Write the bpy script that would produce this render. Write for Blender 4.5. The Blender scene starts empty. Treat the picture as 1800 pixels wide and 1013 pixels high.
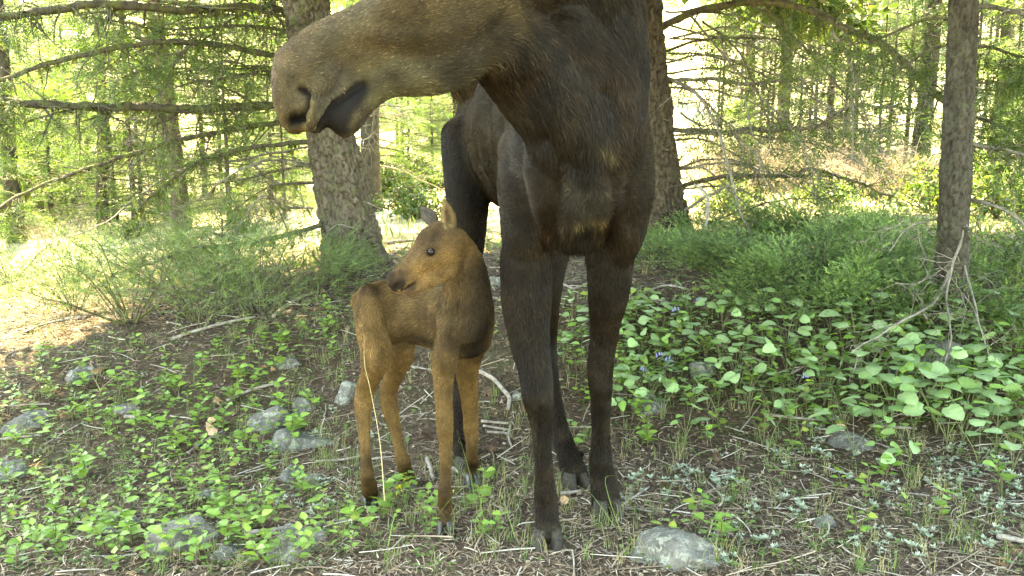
import bpy, math, random
import numpy as np
from mathutils import Vector, Matrix
from mathutils.bvhtree import BVHTree

random.seed(7)
RNG = np.random.default_rng(7)
S = bpy.context.scene
COL = S.collection

# ------------------------------------------------------------------ camera
CAM_Z, PITCH, FPX = 1.6, math.radians(10.0), 1700.0
cam_data = bpy.data.cameras.new('camera')
cam_data.sensor_width = 36.0
cam_data.lens = 36.0 * FPX / 1800.0
cam_data.clip_start = 0.05
cam_data.clip_end = 600.0
cam = bpy.data.objects.new('camera', cam_data)
cam.location = (0, 0, CAM_Z)
cam.rotation_euler = (math.pi / 2 - PITCH, 0, 0)
COL.objects.link(cam)
S.camera = cam

# ------------------------------------------------------------------ sky, sun, exposure
SUN_EL, SUN_AZ = math.radians(60), math.radians(-24)      # azimuth from +Y towards +X: the sun stands behind the scene
world = bpy.data.worlds.new('World')
S.world = world
world.use_nodes = True
wn = world.node_tree
bg = wn.nodes['Background']
sky = wn.nodes.new('ShaderNodeTexSky')
sky.sky_type = 'NISHITA'
sky.sun_disc = False
sky.sun_elevation = SUN_EL
sky.sun_rotation = SUN_AZ
sky.air_density = 1.0
sky.dust_density = 2.0
sky.altitude = 1800
wn.links.new(sky.outputs[0], bg.inputs[0])
bg.inputs[1].default_value = 0.15
sun_data = bpy.data.lights.new('sun', 'SUN')
sun_data.energy = 3.6
sun_data.angle = math.radians(0.53)
sun_data.color = (1.0, 0.95, 0.86)
sun = bpy.data.objects.new('sun', sun_data)
sv = Vector((math.sin(SUN_AZ) * math.cos(SUN_EL), math.cos(SUN_AZ) * math.cos(SUN_EL), math.sin(SUN_EL)))
sun.rotation_euler = sv.to_track_quat('Z', 'Y').to_euler()
sun.location = (0, 0, 30)
COL.objects.link(sun)
S.view_settings.view_transform = 'Standard'
S.view_settings.look = 'None'
S.view_settings.gamma = 1.0
S.view_settings.use_curve_mapping = False
S.view_settings.exposure = 4.55
S.view_settings.use_white_balance = True          # the camera is balanced for shade
S.view_settings.white_balance_temperature = 11500
S.view_settings.white_balance_tint = 4
S.render.engine = 'CYCLES'
S.cycles.max_bounces = 7
S.cycles.diffuse_bounces = 4
S.cycles.glossy_bounces = 2
S.cycles.transmission_bounces = 4
S.cycles.transparent_max_bounces = 6
S.cycles.caustics_reflective = False
S.cycles.caustics_refractive = False
S.cycles.sample_clamp_indirect = 6.0
S.cycles.use_denoising = True

# ------------------------------------------------------------------ helpers: space
CF = np.array([0, math.cos(PITCH), -math.sin(PITCH)])
CU = np.array([0, math.sin(PITCH), math.cos(PITCH)])
CX = np.array([1.0, 0, 0])
C0 = np.array([0, 0, CAM_Z])

def P(u, v, d):
    """The point of the place seen at photo pixel (u, v), d metres deep."""
    return C0 + CF * d + CX * ((u - 900) / FPX * d) - CU * ((v - 506.5) / FPX * d)

def sstep(a, b, x):
    t = np.clip((np.asarray(x, float) - a) / (b - a), 0, 1)
    return t * t * (3 - 2 * t)

_ns = np.random.default_rng(3)
_NK = _ns.normal(size=(24, 3)); _NK /= np.linalg.norm(_NK, axis=1)[:, None]
_NP = _ns.uniform(0, 6.28, 24)
_NF = _ns.uniform(0.7, 1.6, 24)

def noise(p, scale, seed=0):
    """smooth pseudo noise about -1..1 for points p (n,3)"""
    p = np.atleast_2d(p) / scale
    s = 0
    for k in range(7):
        i = (k + seed * 5) % 24
        w = p @ (_NK[i] * _NF[i])
        w2 = p @ (_NK[(i + 7) % 24] * _NF[(i + 3) % 24])
        s = s + np.sin(w * 2.2 + _NP[i] + 1.3 * np.sin(w2 * 1.7 + _NP[(i + 5) % 24]))
    return s / 4.2

def ground_z(x, y):
    x = np.asarray(x, float); y = np.asarray(y, float)
    z = 0.47 * sstep(4.15, 6.4, y)
    xl = np.minimum(x, 0)
    z = z + np.maximum(xl, -9) * 0.085 + np.clip(x, 0, 4) * 0.03
    z = z + 0.10 * sstep(4.4, 5.2, y) * sstep(0.6, 1.8, x) * (1 - sstep(6.5, 9, y))
    z = z + 11.0 * sstep(13, 75, y) - 0.10 * sstep(3.2, 0, y)
    p = np.stack([x.ravel(), y.ravel(), np.zeros(x.size)], 1)
    n = noise(p, 1.4, 1) * 0.03 + noise(p, 0.35, 2) * 0.010 + noise(p, 9.0, 3) * 0.25 * sstep(9, 20, y.ravel())
    quiet = 1 - 0.6 * np.exp(-(((x.ravel() + .1) / 1.0) ** 2 + ((y.ravel() - 3.9) / .7) ** 2))
    return z + (n * quiet).reshape(x.shape)

def gz(x, y):
    return float(ground_z(np.array([x]), np.array([y]))[0])

def G(u, v):
    """Where the sight line through photo pixel (u, v) meets the ground."""
    r = P(u, v, 1.0) - C0
    t = np.geomspace(1.5, 70, 500)
    pts = C0 + t[:, None] * r
    below = pts[:, 2] < ground_z(pts[:, 0], pts[:, 1])
    i = int(np.argmax(below)) if below.any() else len(t) - 1
    a, b = t[max(i - 1, 0)], t[i]
    for _ in range(20):
        m = (a + b) / 2; p = C0 + m * r
        if p[2] < gz(p[0], p[1]): b = m
        else: a = m
    p = C0 + b * r
    return np.array([p[0], p[1], gz(p[0], p[1])])

def depth_of(p):
    return float((np.asarray(p) - C0) @ CF)

def pix(p):
    q = np.asarray(p) - C0; d = q @ CF
    return 900 + FPX * (q @ CX) / d, 506.5 - FPX * (q @ CU) / d

# ------------------------------------------------------------------ helpers: objects
def tag(o, label=None, cat=None, group=None, kind=None):
    if label: o['label'] = label
    if cat: o['category'] = cat
    if group: o['group'] = group
    if kind: o['kind'] = kind
    return o

def link(name, data, parent=None, loc=None):
    o = bpy.data.objects.new(name, data)
    COL.objects.link(o)
    if parent is not None: o.parent = parent
    if loc is not None: o.location = loc
    return o

def empty(name, loc=(0, 0, 0), rz=0.0, scale=1.0):
    o = bpy.data.objects.new(name, None)
    o.empty_display_size = 0.1
    o.location = loc; o.rotation_euler = (0, 0, rz); o.scale = (scale,) * 3
    COL.objects.link(o)
    return o

def mesh_np(name, V, F, mat=None, col=None, smooth=True, mats=None, midx=None):
    """V (n,3); F list of int arrays each (m,k)"""
    V = np.asarray(V, np.float32)
    if not isinstance(F, (list, tuple)): F = [F]
    F = [np.asarray(f, np.int32) for f in F if len(f)]
    me = bpy.data.meshes.new(name)
    me.vertices.add(len(V)); me.vertices.foreach_set('co', V.ravel())
    loops = np.concatenate([f.ravel() for f in F])
    tot = np.concatenate([np.full(len(f), f.shape[1], np.int32) for f in F])
    st = np.concatenate([[0], np.cumsum(tot)[:-1]]).astype(np.int32)
    me.loops.add(len(loops)); me.loops.foreach_set('vertex_index', loops)
    me.polygons.add(len(tot)); me.polygons.foreach_set('loop_start', st)
    me.polygons.foreach_set('loop_total', tot)
    me.polygons.foreach_set('use_smooth', np.full(len(tot), smooth))
    for m in (mats or ([mat] if mat else [])): me.materials.append(m)
    if midx is not None: me.polygons.foreach_set('material_index', np.asarray(midx, np.int32))
    me.update(calc_edges=True)
    if col is not None:
        a = me.color_attributes.new('col', 'FLOAT_COLOR', 'POINT')
        c = np.ones((len(V), 4), np.float32); c[:, :3] = col
        a.data.foreach_set('color', c.ravel())
    return me

class MB:
    """collects pieces of one mesh"""
    def __init__(s): s.V = []; s.F = {}; s.n = 0; s.C = []
    def add(s, V, F, col=None):
        V = np.asarray(V, float)
        for f in (F if isinstance(F, (list, tuple)) else [F]):
            f = np.asarray(f, np.int64)
            if len(f): s.F.setdefault(f.shape[1], []).append(f + s.n)
        s.V.append(V); s.n += len(V)
        s.C.append(np.tile(np.asarray(col if col is not None else (1, 1, 1), float), (len(V), 1)) if col is None or np.ndim(col) == 1 else col)
    def arrays(s):
        return np.concatenate(s.V), [np.concatenate(f) for f in s.F.values()], np.concatenate(s.C)
    def mesh(s, name, mat, smooth=True, usecol=True):
        V, F, C = s.arrays()
        return mesh_np(name, V, F, mat, C if usecol else None, smooth)

def scatter(tv, tf, R, T, tcol=None, ccol=None):
    """copies of template (tv, [tf..]) under N matrices R (N,3,3) and places T (N,3)"""
    N, n = len(T), len(tv)
    V = (np.einsum('nij,kj->nki', R, tv) + T[:, None, :]).reshape(-1, 3)
    off = (np.arange(N) * n)[:, None, None]
    F = [(f[None] + off).reshape(-1, f.shape[1]) for f in (tf if isinstance(tf, list) else [tf])]
    C = None
    if tcol is not None:
        C = np.tile(tcol, (N, 1))
        if ccol is not None: C = C * np.repeat(ccol, n, 0)
    elif ccol is not None:
        C = np.repeat(ccol, n, 0)
    return V, F, C

def rotz(a):
    a = np.asarray(a, float); c, s, o, l = np.cos(a), np.sin(a), np.zeros_like(a), np.ones_like(a)
    return np.stack([np.stack([c, -s, o], -1), np.stack([s, c, o], -1), np.stack([o, o, l], -1)], -2)

def rotx(a):
    a = np.asarray(a, float); c, s, o, l = np.cos(a), np.sin(a), np.zeros_like(a), np.ones_like(a)
    return np.stack([np.stack([l, o, o], -1), np.stack([o, c, -s], -1), np.stack([o, s, c], -1)], -2)

def unit(v):
    v = np.asarray(v, float)
    return v / np.maximum(np.linalg.norm(v, axis=-1, keepdims=True), 1e-9)

def catmull(K, n):
    """K (k,m) keys -> smooth samples, n per span"""
    K = np.asarray(K, float)
    E = np.concatenate([2 * K[:1] - K[1:2], K, 2 * K[-1:] - K[-2:-1]])
    out = []
    for i in range(1, len(E) - 2):
        t = np.linspace(0, 1, n, endpoint=False)[:, None]
        a, b, c, d = E[i - 1], E[i], E[i + 1], E[i + 2]
        out.append(.5 * (2 * b + (c - a) * t + (2 * a - 5 * b + 4 * c - d) * t ** 2 + (3 * b - a - 3 * c + d) * t ** 3))
    out.append(K[-1:])
    return np.concatenate(out)

def tube(path, rad, sides=5, cap=True):
    path = np.asarray(path, float); n = len(path); rad = np.broadcast_to(np.asarray(rad, float), (n,))
    t = unit(np.gradient(path, axis=0))
    h = np.array([0.31, 0.17, 0.93]) if abs(t[:, 2]).mean() < .8 else np.array([.95, .3, .1])
    a = unit(np.cross(t, h)); b = np.cross(t, a)
    th = np.linspace(0, 2 * np.pi, sides, endpoint=False)
    V = path[:, None] + rad[:, None, None] * (a[:, None] * np.cos(th)[None, :, None] + b[:, None] * np.sin(th)[None, :, None])
    i = np.arange(n - 1)[:, None] * sides; j = np.arange(sides)[None]; k = (j + 1) % sides
    F = np.stack([i + j, i + k, i + sides + k, i + sides + j], -1).reshape(-1, 4)
    return V.reshape(-1, 3), F

# ------------------------------------------------------------------ helpers: materials
class NT:
    def __init__(s, name):
        s.m = bpy.data.materials.new(name); s.m.use_nodes = True
        s.t = s.m.node_tree; s.t.nodes.clear()
        s.out = s.n('ShaderNodeOutputMaterial')
    def n(s, typ, **kw):
        nd = s.t.nodes.new(typ)
        for k, v in kw.items():
            if k in nd.inputs: nd.inputs[k].default_value = v
            else: setattr(nd, k, v)
        return nd
    def l(s, a, b): s.t.links.new(a, b)
    def noise(s, scale, detail=4, rough=.6, vec=None, dist=0.0):
        nd = s.n('ShaderNodeTexNoise'); nd.inputs['Scale'].default_value = scale
        nd.inputs['Detail'].default_value = detail; nd.inputs['Roughness'].default_value = rough
        nd.inputs['Distortion'].default_value = dist
        if vec is not None: s.l(vec, nd.inputs['Vector'])
        return nd
    def ramp(s, fac, stops):
        r = s.n('ShaderNodeValToRGB'); e = r.color_ramp.elements
        while len(e) < len(stops): e.new(0.5)
        for el, (p, c) in zip(e, stops): el.position = p; el.color = (*c, 1)
        s.l(fac, r.inputs[0]); return r.outputs[0]
    def mix(s, fac, a, b, mode='MIX'):
        m = s.n('ShaderNodeMix'); m.data_type = 'RGBA'; m.blend_type = mode
        if hasattr(fac, 'links'): s.l(fac, m.inputs[0])
        else: m.inputs[0].default_value = fac
        for i, x in ((6, a), (7, b)):
            if hasattr(x, 'links'): s.l(x, m.inputs[i])
            else: m.inputs[i].default_value = (*x, 1)
        return m.outputs[2]
    def bump(s, h, strength=.5, dist=.01):
        b = s.n('ShaderNodeBump'); b.inputs['Strength'].default_value = strength; b.inputs['Distance'].default_value = dist
        s.l(h, b.inputs['Height']); return b.outputs[0]

def leaf_mat(name, tint=(1, 1, 1), trans=.45, rough=.5, var=.35, spec=.4):
    """leaf colour from the 'col' attribute, let light through, object-to-object variation"""
    k = NT(name)
    at = k.n('ShaderNodeAttribute', attribute_name='col')
    oi = k.n('ShaderNodeObjectInfo')
    hs = k.n('ShaderNodeHueSaturation')
    mr = k.n('ShaderNodeMapRange'); mr.inputs[3].default_value = 1 - var; mr.inputs[4].default_value = 1 + var
    k.l(oi.outputs['Random'], mr.inputs[0]); k.l(mr.outputs[0], hs.inputs['Value'])
    tc = k.n('ShaderNodeTexCoord')
    nz = k.noise(60, 3, .6, tc.outputs['Object'])
    c = k.mix(1.0, at.outputs['Color'], tint, 'MULTIPLY')
    c = k.mix(.35, c, k.ramp(nz.outputs[0], [(.3, (.55, .55, .5)), (.7, (1.25, 1.2, 1.1))]), 'MULTIPLY')
    k.l(c, hs.inputs['Color'])
    pb = k.n('ShaderNodeBsdfPrincipled'); pb.inputs['Roughness'].default_value = rough
    pb.inputs['Specular IOR Level'].default_value = spec
    k.l(hs.outputs[0], pb.inputs['Base Color'])
    tr = k.n('ShaderNodeBsdfTranslucent')
    tc2 = k.mix(1.0, hs.outputs[0], (1.10, 1.35, .62), 'MULTIPLY')
    k.l(tc2, tr.inputs['Color'])
    mx = k.n('ShaderNodeMixShader'); mx.inputs[0].default_value = trans
    k.l(pb.outputs[0], mx.inputs[1]); k.l(tr.outputs[0], mx.inputs[2])
    k.l(mx.outputs[0], k.out.inputs[0])
    return k.m

def wood_mat(name, dark, light, moss=None, moss_amt=.0, scale=18, bump=.5, plates=False):
    k = NT(name)
    tc = k.n('ShaderNodeTexCoord')
    mp = k.n('ShaderNodeMapping'); mp.inputs['Scale'].default_value = (1, 1, .35)
    k.l(tc.outputs['Object'], mp.inputs[0])
    n1 = k.noise(scale, 6, .65, mp.outputs[0], .4)
    n2 = k.noise(scale * 4, 4, .6, tc.outputs['Object'])
    c = k.ramp(n1.outputs[0], [(.32, dark), (.68, light)])
    c = k.mix(.5, c, k.ramp(n2.outputs[0], [(.3, (.6, .6, .6)), (.7, (1.3, 1.3, 1.3))]), 'MULTIPLY')
    if plates: c = k.mix(1.0, c, k.n('ShaderNodeAttribute', attribute_name='col').outputs['Color'], 'MULTIPLY')
    if moss is not None:
        n3 = k.noise(scale * .5, 5, .7, tc.outputs['Object'])
        f = k.ramp(n3.outputs[0], [(.62 - moss_amt, (0, 0, 0)), (.72 - moss_amt, (1, 1, 1))])
        c = k.mix(f, c, moss)
    pb = k.n('ShaderNodeBsdfPrincipled'); pb.inputs['Roughness'].default_value = .85
    pb.inputs['Specular IOR Level'].default_value = .25
    k.l(c, pb.inputs['Base Color'])
    k.l(k.bump(n1.outputs[0], bump, .02), pb.inputs['Normal'])
    k.l(pb.outputs[0], k.out.inputs[0])
    return k.m

def plain_mat(name, col, rough=.6, spec=.4, nscale=30, nvar=.3):
    k = NT(name)
    tc = k.n('ShaderNodeTexCoord'); nz = k.noise(nscale, 4, .6, tc.outputs['Object'])
    c = k.mix(1.0, k.ramp(nz.outputs[0], [(.3, (1 - nvar,) * 3), (.7, (1 + nvar,) * 3)]), col, 'MULTIPLY')
    pb = k.n('ShaderNodeBsdfPrincipled'); pb.inputs['Roughness'].default_value = rough
    pb.inputs['Specular IOR Level'].default_value = spec
    k.l(c, pb.inputs['Base Color']); k.l(pb.outputs[0], k.out.inputs[0])
    return k.m
# ------------------------------------------------------------------ ground
def axis(lo, hi, flo, fhi, fine, grow=1.10):
    a = list(np.arange(flo, fhi, fine)); s = fine
    while a[-1] < hi: s *= grow; a.append(a[-1] + s)
    s = fine; b = [flo]
    while b[-1] > lo: s *= grow; b.append(b[-1] - s)
    return np.array(b[:0:-1] + a)

def ground_mat():
    k = NT('forest_floor')
    tc = k.n('ShaderNodeTexCoord'); ob = tc.outputs['Object']
    n1 = k.noise(2.2, 6, .65, ob); n2 = k.noise(28, 6, .7, ob, .6); n3 = k.noise(150, 3, .6, ob, 1.0)
    n4 = k.noise(.8, 4, .6, ob)
    c = k.ramp(n2.outputs[0], [(.28, (.020, .0135, .008)), (.5, (.058, .040, .025)), (.74, (.125, .092, .058))])
    c = k.mix(.7, c, k.ramp(n3.outputs[0], [(.35, (.45, .42, .4)), (.65, (1.5, 1.45, 1.4))]), 'MULTIPLY')
    c = k.mix(k.ramp(n1.outputs[0], [(.5, (0, 0, 0)), (.7, (.5, .5, .5))]), c, (.07, .075, .03))
    # beyond the wood's edge the floor turns to dry pale grass
    sp = k.n('ShaderNodeSeparateXYZ'); k.l(ob, sp.inputs[0])
    mr = k.n('ShaderNodeMapRange'); mr.inputs[1].default_value = 7.5; mr.inputs[2].default_value = 13.0
    k.l(sp.outputs['Y'], mr.inputs[0])
    gr = k.ramp(n4.outputs[0], [(.3, (.22, .24, .10)), (.55, (.46, .42, .28))])
    c = k.mix(mr.outputs[0], c, gr)
    pb = k.n('ShaderNodeBsdfPrincipled'); pb.inputs['Roughness'].default_value = .95
    pb.inputs['Specular IOR Level'].default_value = .15
    k.l(c, pb.inputs['Base Color'])
    k.l(k.bump(n2.outputs[0], .8, .03), pb.inputs['Normal'])
    k.l(pb.outputs[0], k.out.inputs[0])
    return k.m

xs = axis(-160, 160, -3.2, 3.2, .042); ys = axis(-60, 260, 2.4, 7.0, .042)
gx, gy = np.meshgrid(xs, ys)
gV = np.stack([gx.ravel(), gy.ravel(), ground_z(gx, gy).ravel()], 1)
nx, ny = len(xs), len(ys)
ii = (np.arange(ny - 1)[:, None] * nx + np.arange(nx - 1)[None]).ravel()
ground = link('ground', mesh_np('ground', gV, np.stack([ii, ii + 1, ii + nx + 1, ii + nx], 1), ground_mat()))
tag(ground, kind='structure')
# ------------------------------------------------------------------ animals
class Beast:
    """One continuous body: tapering lofts merged into a single skin, then combed with hair."""
    def __init__(s): s.mb = MB(); s.samp = []
    def loft(s, keys, hint=(0, 0, 1), comb=1, down=.3, flen=.02, col=(.05, .04, .03), sides=20, cap=.6):
        """keys: (point, ra, rb): ra along the hint, rb across it; comb: +1/-1 hair along/against the path"""
        K = np.array([np.concatenate([np.asarray(p, float), [a, b]]) for p, a, b in keys])
        Q = catmull(K, 6)
        Q[:, 3:] = np.maximum(Q[:, 3:], .004)
        c, ra, rb = Q[:, :3], Q[:, 3], Q[:, 4]
        t = unit(np.gradient(c, axis=0))
        # rounded ends
        def endcap(i, sgn):
            r = min(ra[i], rb[i]) * cap
            ang = np.array([.35, .7, 1.0, 1.25, 1.45])
            cc = c[i] + sgn * t[i] * r * np.sin(ang)[:, None]
            f = np.cos(ang)
            return cc, ra[i] * f, rb[i] * f, np.tile(t[i], (5, 1))
        a = endcap(0, -1); b = endcap(-1, 1)
        C = np.concatenate([a[0][::-1], c, b[0]]); RA = np.concatenate([a[1][::-1], ra, b[1]])
        RB = np.concatenate([a[2][::-1], rb, b[2]]); T = np.concatenate([a[3][::-1], t, b[3]])
        h = np.asarray(hint, float)
        A = unit(h - (T @ h)[:, None] * T); B = np.cross(T, A)
        th = np.linspace(0, 2 * np.pi, sides, endpoint=False)
        V = C[:, None] + RA[:, None, None] * A[:, None] * np.cos(th)[None, :, None] + RB[:, None, None] * B[:, None] * np.sin(th)[None, :, None]
        n = len(C)
        i = np.arange(n - 1)[:, None] * sides; j = np.arange(sides)[None]; k = (j + 1) % sides
        F = np.stack([i + j, i + k, i + sides + k, i + sides + j], -1).reshape(-1, 4)
        V = V.reshape(-1, 3); V = np.concatenate([V, C[:1], C[-1:]])
        j = np.arange(sides); k = (j + 1) % sides; m = n * sides
        T1 = np.stack([k, j, np.full(sides, m)], 1); T2 = np.stack([(n - 1) * sides + j, (n - 1) * sides + k, np.full(sides, m + 1)], 1)
        s.mb.add(V, [F, np.concatenate([T1, T2])])
        d = t * comb + np.array([0, 0, -down])
        for q in range(len(c)):
            s.samp.append((*c[q], (ra[q] + rb[q]) / 2, *unit(d[q]), flen, *col))
    def skin(s, name, voxel, smooth_it):
        V, F, _ = s.mb.arrays()
        me = mesh_np(name + '_raw', V, F)
        o = link(name, me)
        m = o.modifiers.new('r', 'REMESH'); m.mode = 'VOXEL'; m.voxel_size = voxel; m.use_smooth_shade = True
        sm = o.modifiers.new('s', 'SMOOTH'); sm.iterations = smooth_it; sm.factor = .5
        dg = bpy.context.evaluated_depsgraph_get()
        new = bpy.data.meshes.new_from_object(o.evaluated_get(dg))
        o.modifiers.clear(); o.data = new; bpy.data.meshes.remove(me)
        s.o, s.me = o, new
        n = len(new.vertices)
        s.V = np.empty(n * 3, np.float32); new.vertices.foreach_get('co', s.V); s.V = s.V.reshape(-1, 3).astype(float)
        S_ = np.array(s.samp)
        s.dir = np.zeros((n, 3)); s.flen = np.zeros(n); s.col = np.zeros((n, 3))
        for a in range(0, n, 4000):
            v = s.V[a:a + 4000]
            d = np.linalg.norm(v[:, None] - S_[None, :, :3], axis=2) - S_[None, :, 3]
            d -= d.min(1, keepdims=True)
            w = np.exp(-d / .018); w /= w.sum(1, keepdims=True)
            s.dir[a:a + 4000] = w @ S_[:, 4:7]; s.flen[a:a + 4000] = w @ S_[:, 7]; s.col[a:a + 4000] = w @ S_[:, 8:11]
        s.dir = unit(s.dir)
        s.bare = np.zeros(n)
        s.normals(); s.bvh()
    def normals(s):
        s.me.vertices.foreach_set('co', s.V.astype(np.float32).ravel()); s.me.update()
        N = np.empty(len(s.V) * 3, np.float32); s.me.vertex_normals.foreach_get('vector', N); s.N = N.reshape(-1, 3).astype(float)
    def bvh(s):
        s.tree = BVHTree.FromPolygons([tuple(v) for v in s.V], [tuple(p.vertices) for p in s.me.polygons])
    def hit(s, u, v):
        """the point of the skin that the photo shows at pixel (u, v)"""
        r = Vector(P(u, v, 1.0) - C0).normalized()
        h = s.tree.ray_cast(Vector(C0), r)
        if h[0] is None: h = s.tree.find_nearest(Vector(P(u, v, depth_of(s.V.mean(0)))))
        return np.array(h[0])
    def pdist(s, pts):
        pts = np.asarray(pts, float)
        if len(pts) == 1: return np.linalg.norm(s.V - pts[0], axis=1)
        best = np.full(len(s.V), 9.0)
        for a, b in zip(pts[:-1], pts[1:]):
            ab = b - a; t = np.clip(((s.V - a) @ ab) / max(ab @ ab, 1e-12), 0, 1)
            best = np.minimum(best, np.linalg.norm(s.V - a - t[:, None] * ab, axis=1))
        return best
    def carve(s, pts, r, depth, col=None, cr=None, bare=False, camount=1.0):
        """press a groove (or raise a ridge: negative depth) along points of the skin"""
        d = s.pdist(pts)
        f = np.exp(-(d / r) ** 2)
        s.V -= s.N * (depth * f)[:, None]
        if col is not None:
            g = np.exp(-(d / (cr or r)) ** 4) * camount
            s.col = s.col * (1 - g)[:, None] + np.asarray(col) * g[:, None]
            if bare: s.bare = np.maximum(s.bare, g)
    def paint(s, pts, r, col, amount=1.0, bare=False, flen=None, p=2):
        d = s.pdist(pts); g = np.exp(-(d / r) ** p) * amount
        s.col = s.col * (1 - g)[:, None] + np.asarray(col) * g[:, None]
        if bare: s.bare = np.maximum(s.bare, g)
        if flen is not None: s.flen = s.flen * (1 - g) + flen * g
    def finish(s, mat):
        s.normals()
        a = s.me.color_attributes.new('col', 'FLOAT_COLOR', 'POINT')
        c = np.ones((len(s.V), 4), np.float32); c[:, :3] = s.col
        a.data.foreach_set('color', c.ravel())
        s.me.materials.clear(); s.me.materials.append(mat)
        for p in s.me.polygons: p.use_smooth = True
    def coat(s, mat, count, radius, lift=.35, rng=None, dens=None, pale=0):
        """hair laid on the skin, combed along the body"""
        rng = rng or RNG
        tri = []
        s.me.calc_loop_triangles()
        T = np.empty(len(s.me.loop_triangles) * 3, np.int32); s.me.loop_triangles.foreach_get('vertices', T); T = T.reshape(-1, 3)
        A = s.V[T]; area = np.linalg.norm(np.cross(A[:, 1] - A[:, 0], A[:, 2] - A[:, 0]), axis=1)
        w = area * (1 - s.bare[T].mean(1)) ** 2
        if dens is not None: w = w * dens(A.mean(1), s.N[T].mean(1))
        idx = rng.choice(len(T), count, p=w / w.sum())
        b = rng.random((count, 2)); sw = b.sum(1) > 1; b[sw] = 1 - b[sw]
        B = np.stack([1 - b.sum(1), b[:, 0], b[:, 1]], 1)
        def at(x): return (x[T[idx]] * (B[..., None] if x.ndim == 2 else B)).sum(1)
        p, n, d, L, c = at(s.V), unit(at(s.N)), at(s.dir), at(s.flen), at(s.col)
        wob = np.stack([noise(p, .06, 1), noise(p, .06, 2), noise(p, .06, 3)], 1) * .28 + rng.normal(size=(count, 3)) * .16
        d = d + wob; d = unit(d - (d * n).sum(1)[:, None] * n)
        L = L * rng.uniform(.55, 1.25, count)
        lf = lift * rng.uniform(.6, 1.4, count)
        pts = np.empty((count, 4, 3), np.float32)
        for k, t in enumerate((0, .33, .66, 1.0)):
            pts[:, k] = p - n * .001 + L[:, None] * (n * (lf * (t - .45 * t * t))[:, None] + d * (t * (.55 + .45 * t)))
        hc = bpy.data.hair_curves.new('coat')
        hc.add_curves([4] * count)
        hc.attributes['position'].data.foreach_set('vector', pts.ravel())
        ra = hc.attributes.new('radius', 'FLOAT', 'POINT')
        ra.data.foreach_set('value', np.tile(np.array([1, .9, .6, .12], np.float32) * radius, count))
        ca = hc.attributes.new('col', 'FLOAT_COLOR', 'CURVE')
        cc = np.ones((count, 4), np.float32)
        v = rng.lognormal(-.02, .36, count) * (1 + .30 * noise(p, .05, 4) + .18 * noise(p, .14, 6))
        if pale: v = v * np.where(rng.random(count) < pale, rng.uniform(1.4, 3.0, count), .93)
        cc[:, :3] = np.clip(c * v[:, None], 0, 1)
        ca.data.foreach_set('color', cc.ravel())
        hc.materials.append(mat)
        return link('coat', hc, s.o)

def hide_mat(name, rough=.7):
    k = NT(name)
    at = k.n('ShaderNodeAttribute', attribute_name='col')
    tc = k.n('ShaderNodeTexCoord'); nz = k.noise(35, 5, .65, tc.outputs['Object']); n2 = k.noise(260, 2, .5, tc.outputs['Object'])
    c = k.mix(.6, at.outputs['Color'], k.ramp(nz.outputs[0], [(.3, (.6, .6, .6)), (.7, (1.3, 1.3, 1.3))]), 'MULTIPLY')
    pb = k.n('ShaderNodeBsdfPrincipled'); pb.inputs['Roughness'].default_value = rough; pb.inputs['Specular IOR Level'].default_value = .05
    k.l(c, pb.inputs['Base Color']); k.l(k.bump(n2.outputs[0], .4, .004), pb.inputs['Normal'])
    k.l(pb.outputs[0], k.out.inputs[0]); return k.m

def hair_mat(name, rough=.45, tip=1.5, spec=.5):
    k = NT(name)
    at = k.n('ShaderNodeAttribute', attribute_name='col')
    hi = k.n('ShaderNodeHairInfo')
    c = k.mix(1.0, at.outputs['Color'], k.ramp(hi.outputs['Intercept'], [(0, (.75, .75, .75)), (1, (tip, tip * .97, tip * .9))]), 'MULTIPLY')
    pb = k.n('ShaderNodeBsdfPrincipled'); pb.inputs['Roughness'].default_value = rough; pb.inputs['Specular IOR Level'].default_value = spec
    k.l(c, pb.inputs['Base Color']); k.l(pb.outputs[0], k.out.inputs[0]); return k.m

M_hide = hide_mat('moose_hide'); M_hair = hair_mat('moose_hair', .45, 1.45, .13)
M_chide = hide_mat('calf_hide'); M_chair = hair_mat('calf_hair', .6, 1.3, .10)
M_eye = plain_mat('eye_dark', (.008, .006, .005), .09, .22, 40, .2)
M_lid = plain_mat('eyelid', (.03, .022, .016), .5)
M_hoof = plain_mat('hoof_horn', (.030, .025, .019), .7, .15, 60, .45)
M_hoofd = plain_mat('calf_hoof_horn', (.035, .03, .027), .35, .5, 60, .4)

def hoof(parent, base, fwd, w, l, h, mat, side):
    """one toe of a cloven hoof standing on the ground at base"""
    fwd = unit(np.array([fwd[0], fwd[1], 0.0])); sd = np.array([-fwd[1], fwd[0], 0.0]) * side
    th = np.linspace(0, 2 * np.pi, 14, endpoint=False)
    V = []
    for z, ln, wd, bk in ((0, 1.0, 1.0, 0), (.25, .93, 1.0, .01), (.6, .72, .92, .03), (1.0, .48, .8, .05)):
        for t in th:
            x = math.cos(t); y = math.sin(t)
            f = x * (ln if x > 0 else .5) * l * .6
            sid = (y * .5 * (1 - .35 * max(x, 0)) + .52) * w * wd
            V.append(base + fwd * f + sd * sid + np.array([0, 0, z * h - .006]))
    V.append(np.mean(V[-14:], axis=0))
    F = []
    for r in range(3):
        for j in range(14):
            F.append((r * 14 + j, r * 14 + (j + 1) % 14, r * 14 + 14 + (j + 1) % 14, r * 14 + 14 + j))
    T = [(42 + j, 42 + (j + 1) % 14, 56) for j in range(14)]
    me = mesh_np('hoof', V, [np.array(F), np.array(T)], mat)
    link('hoof', me, parent)

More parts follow.
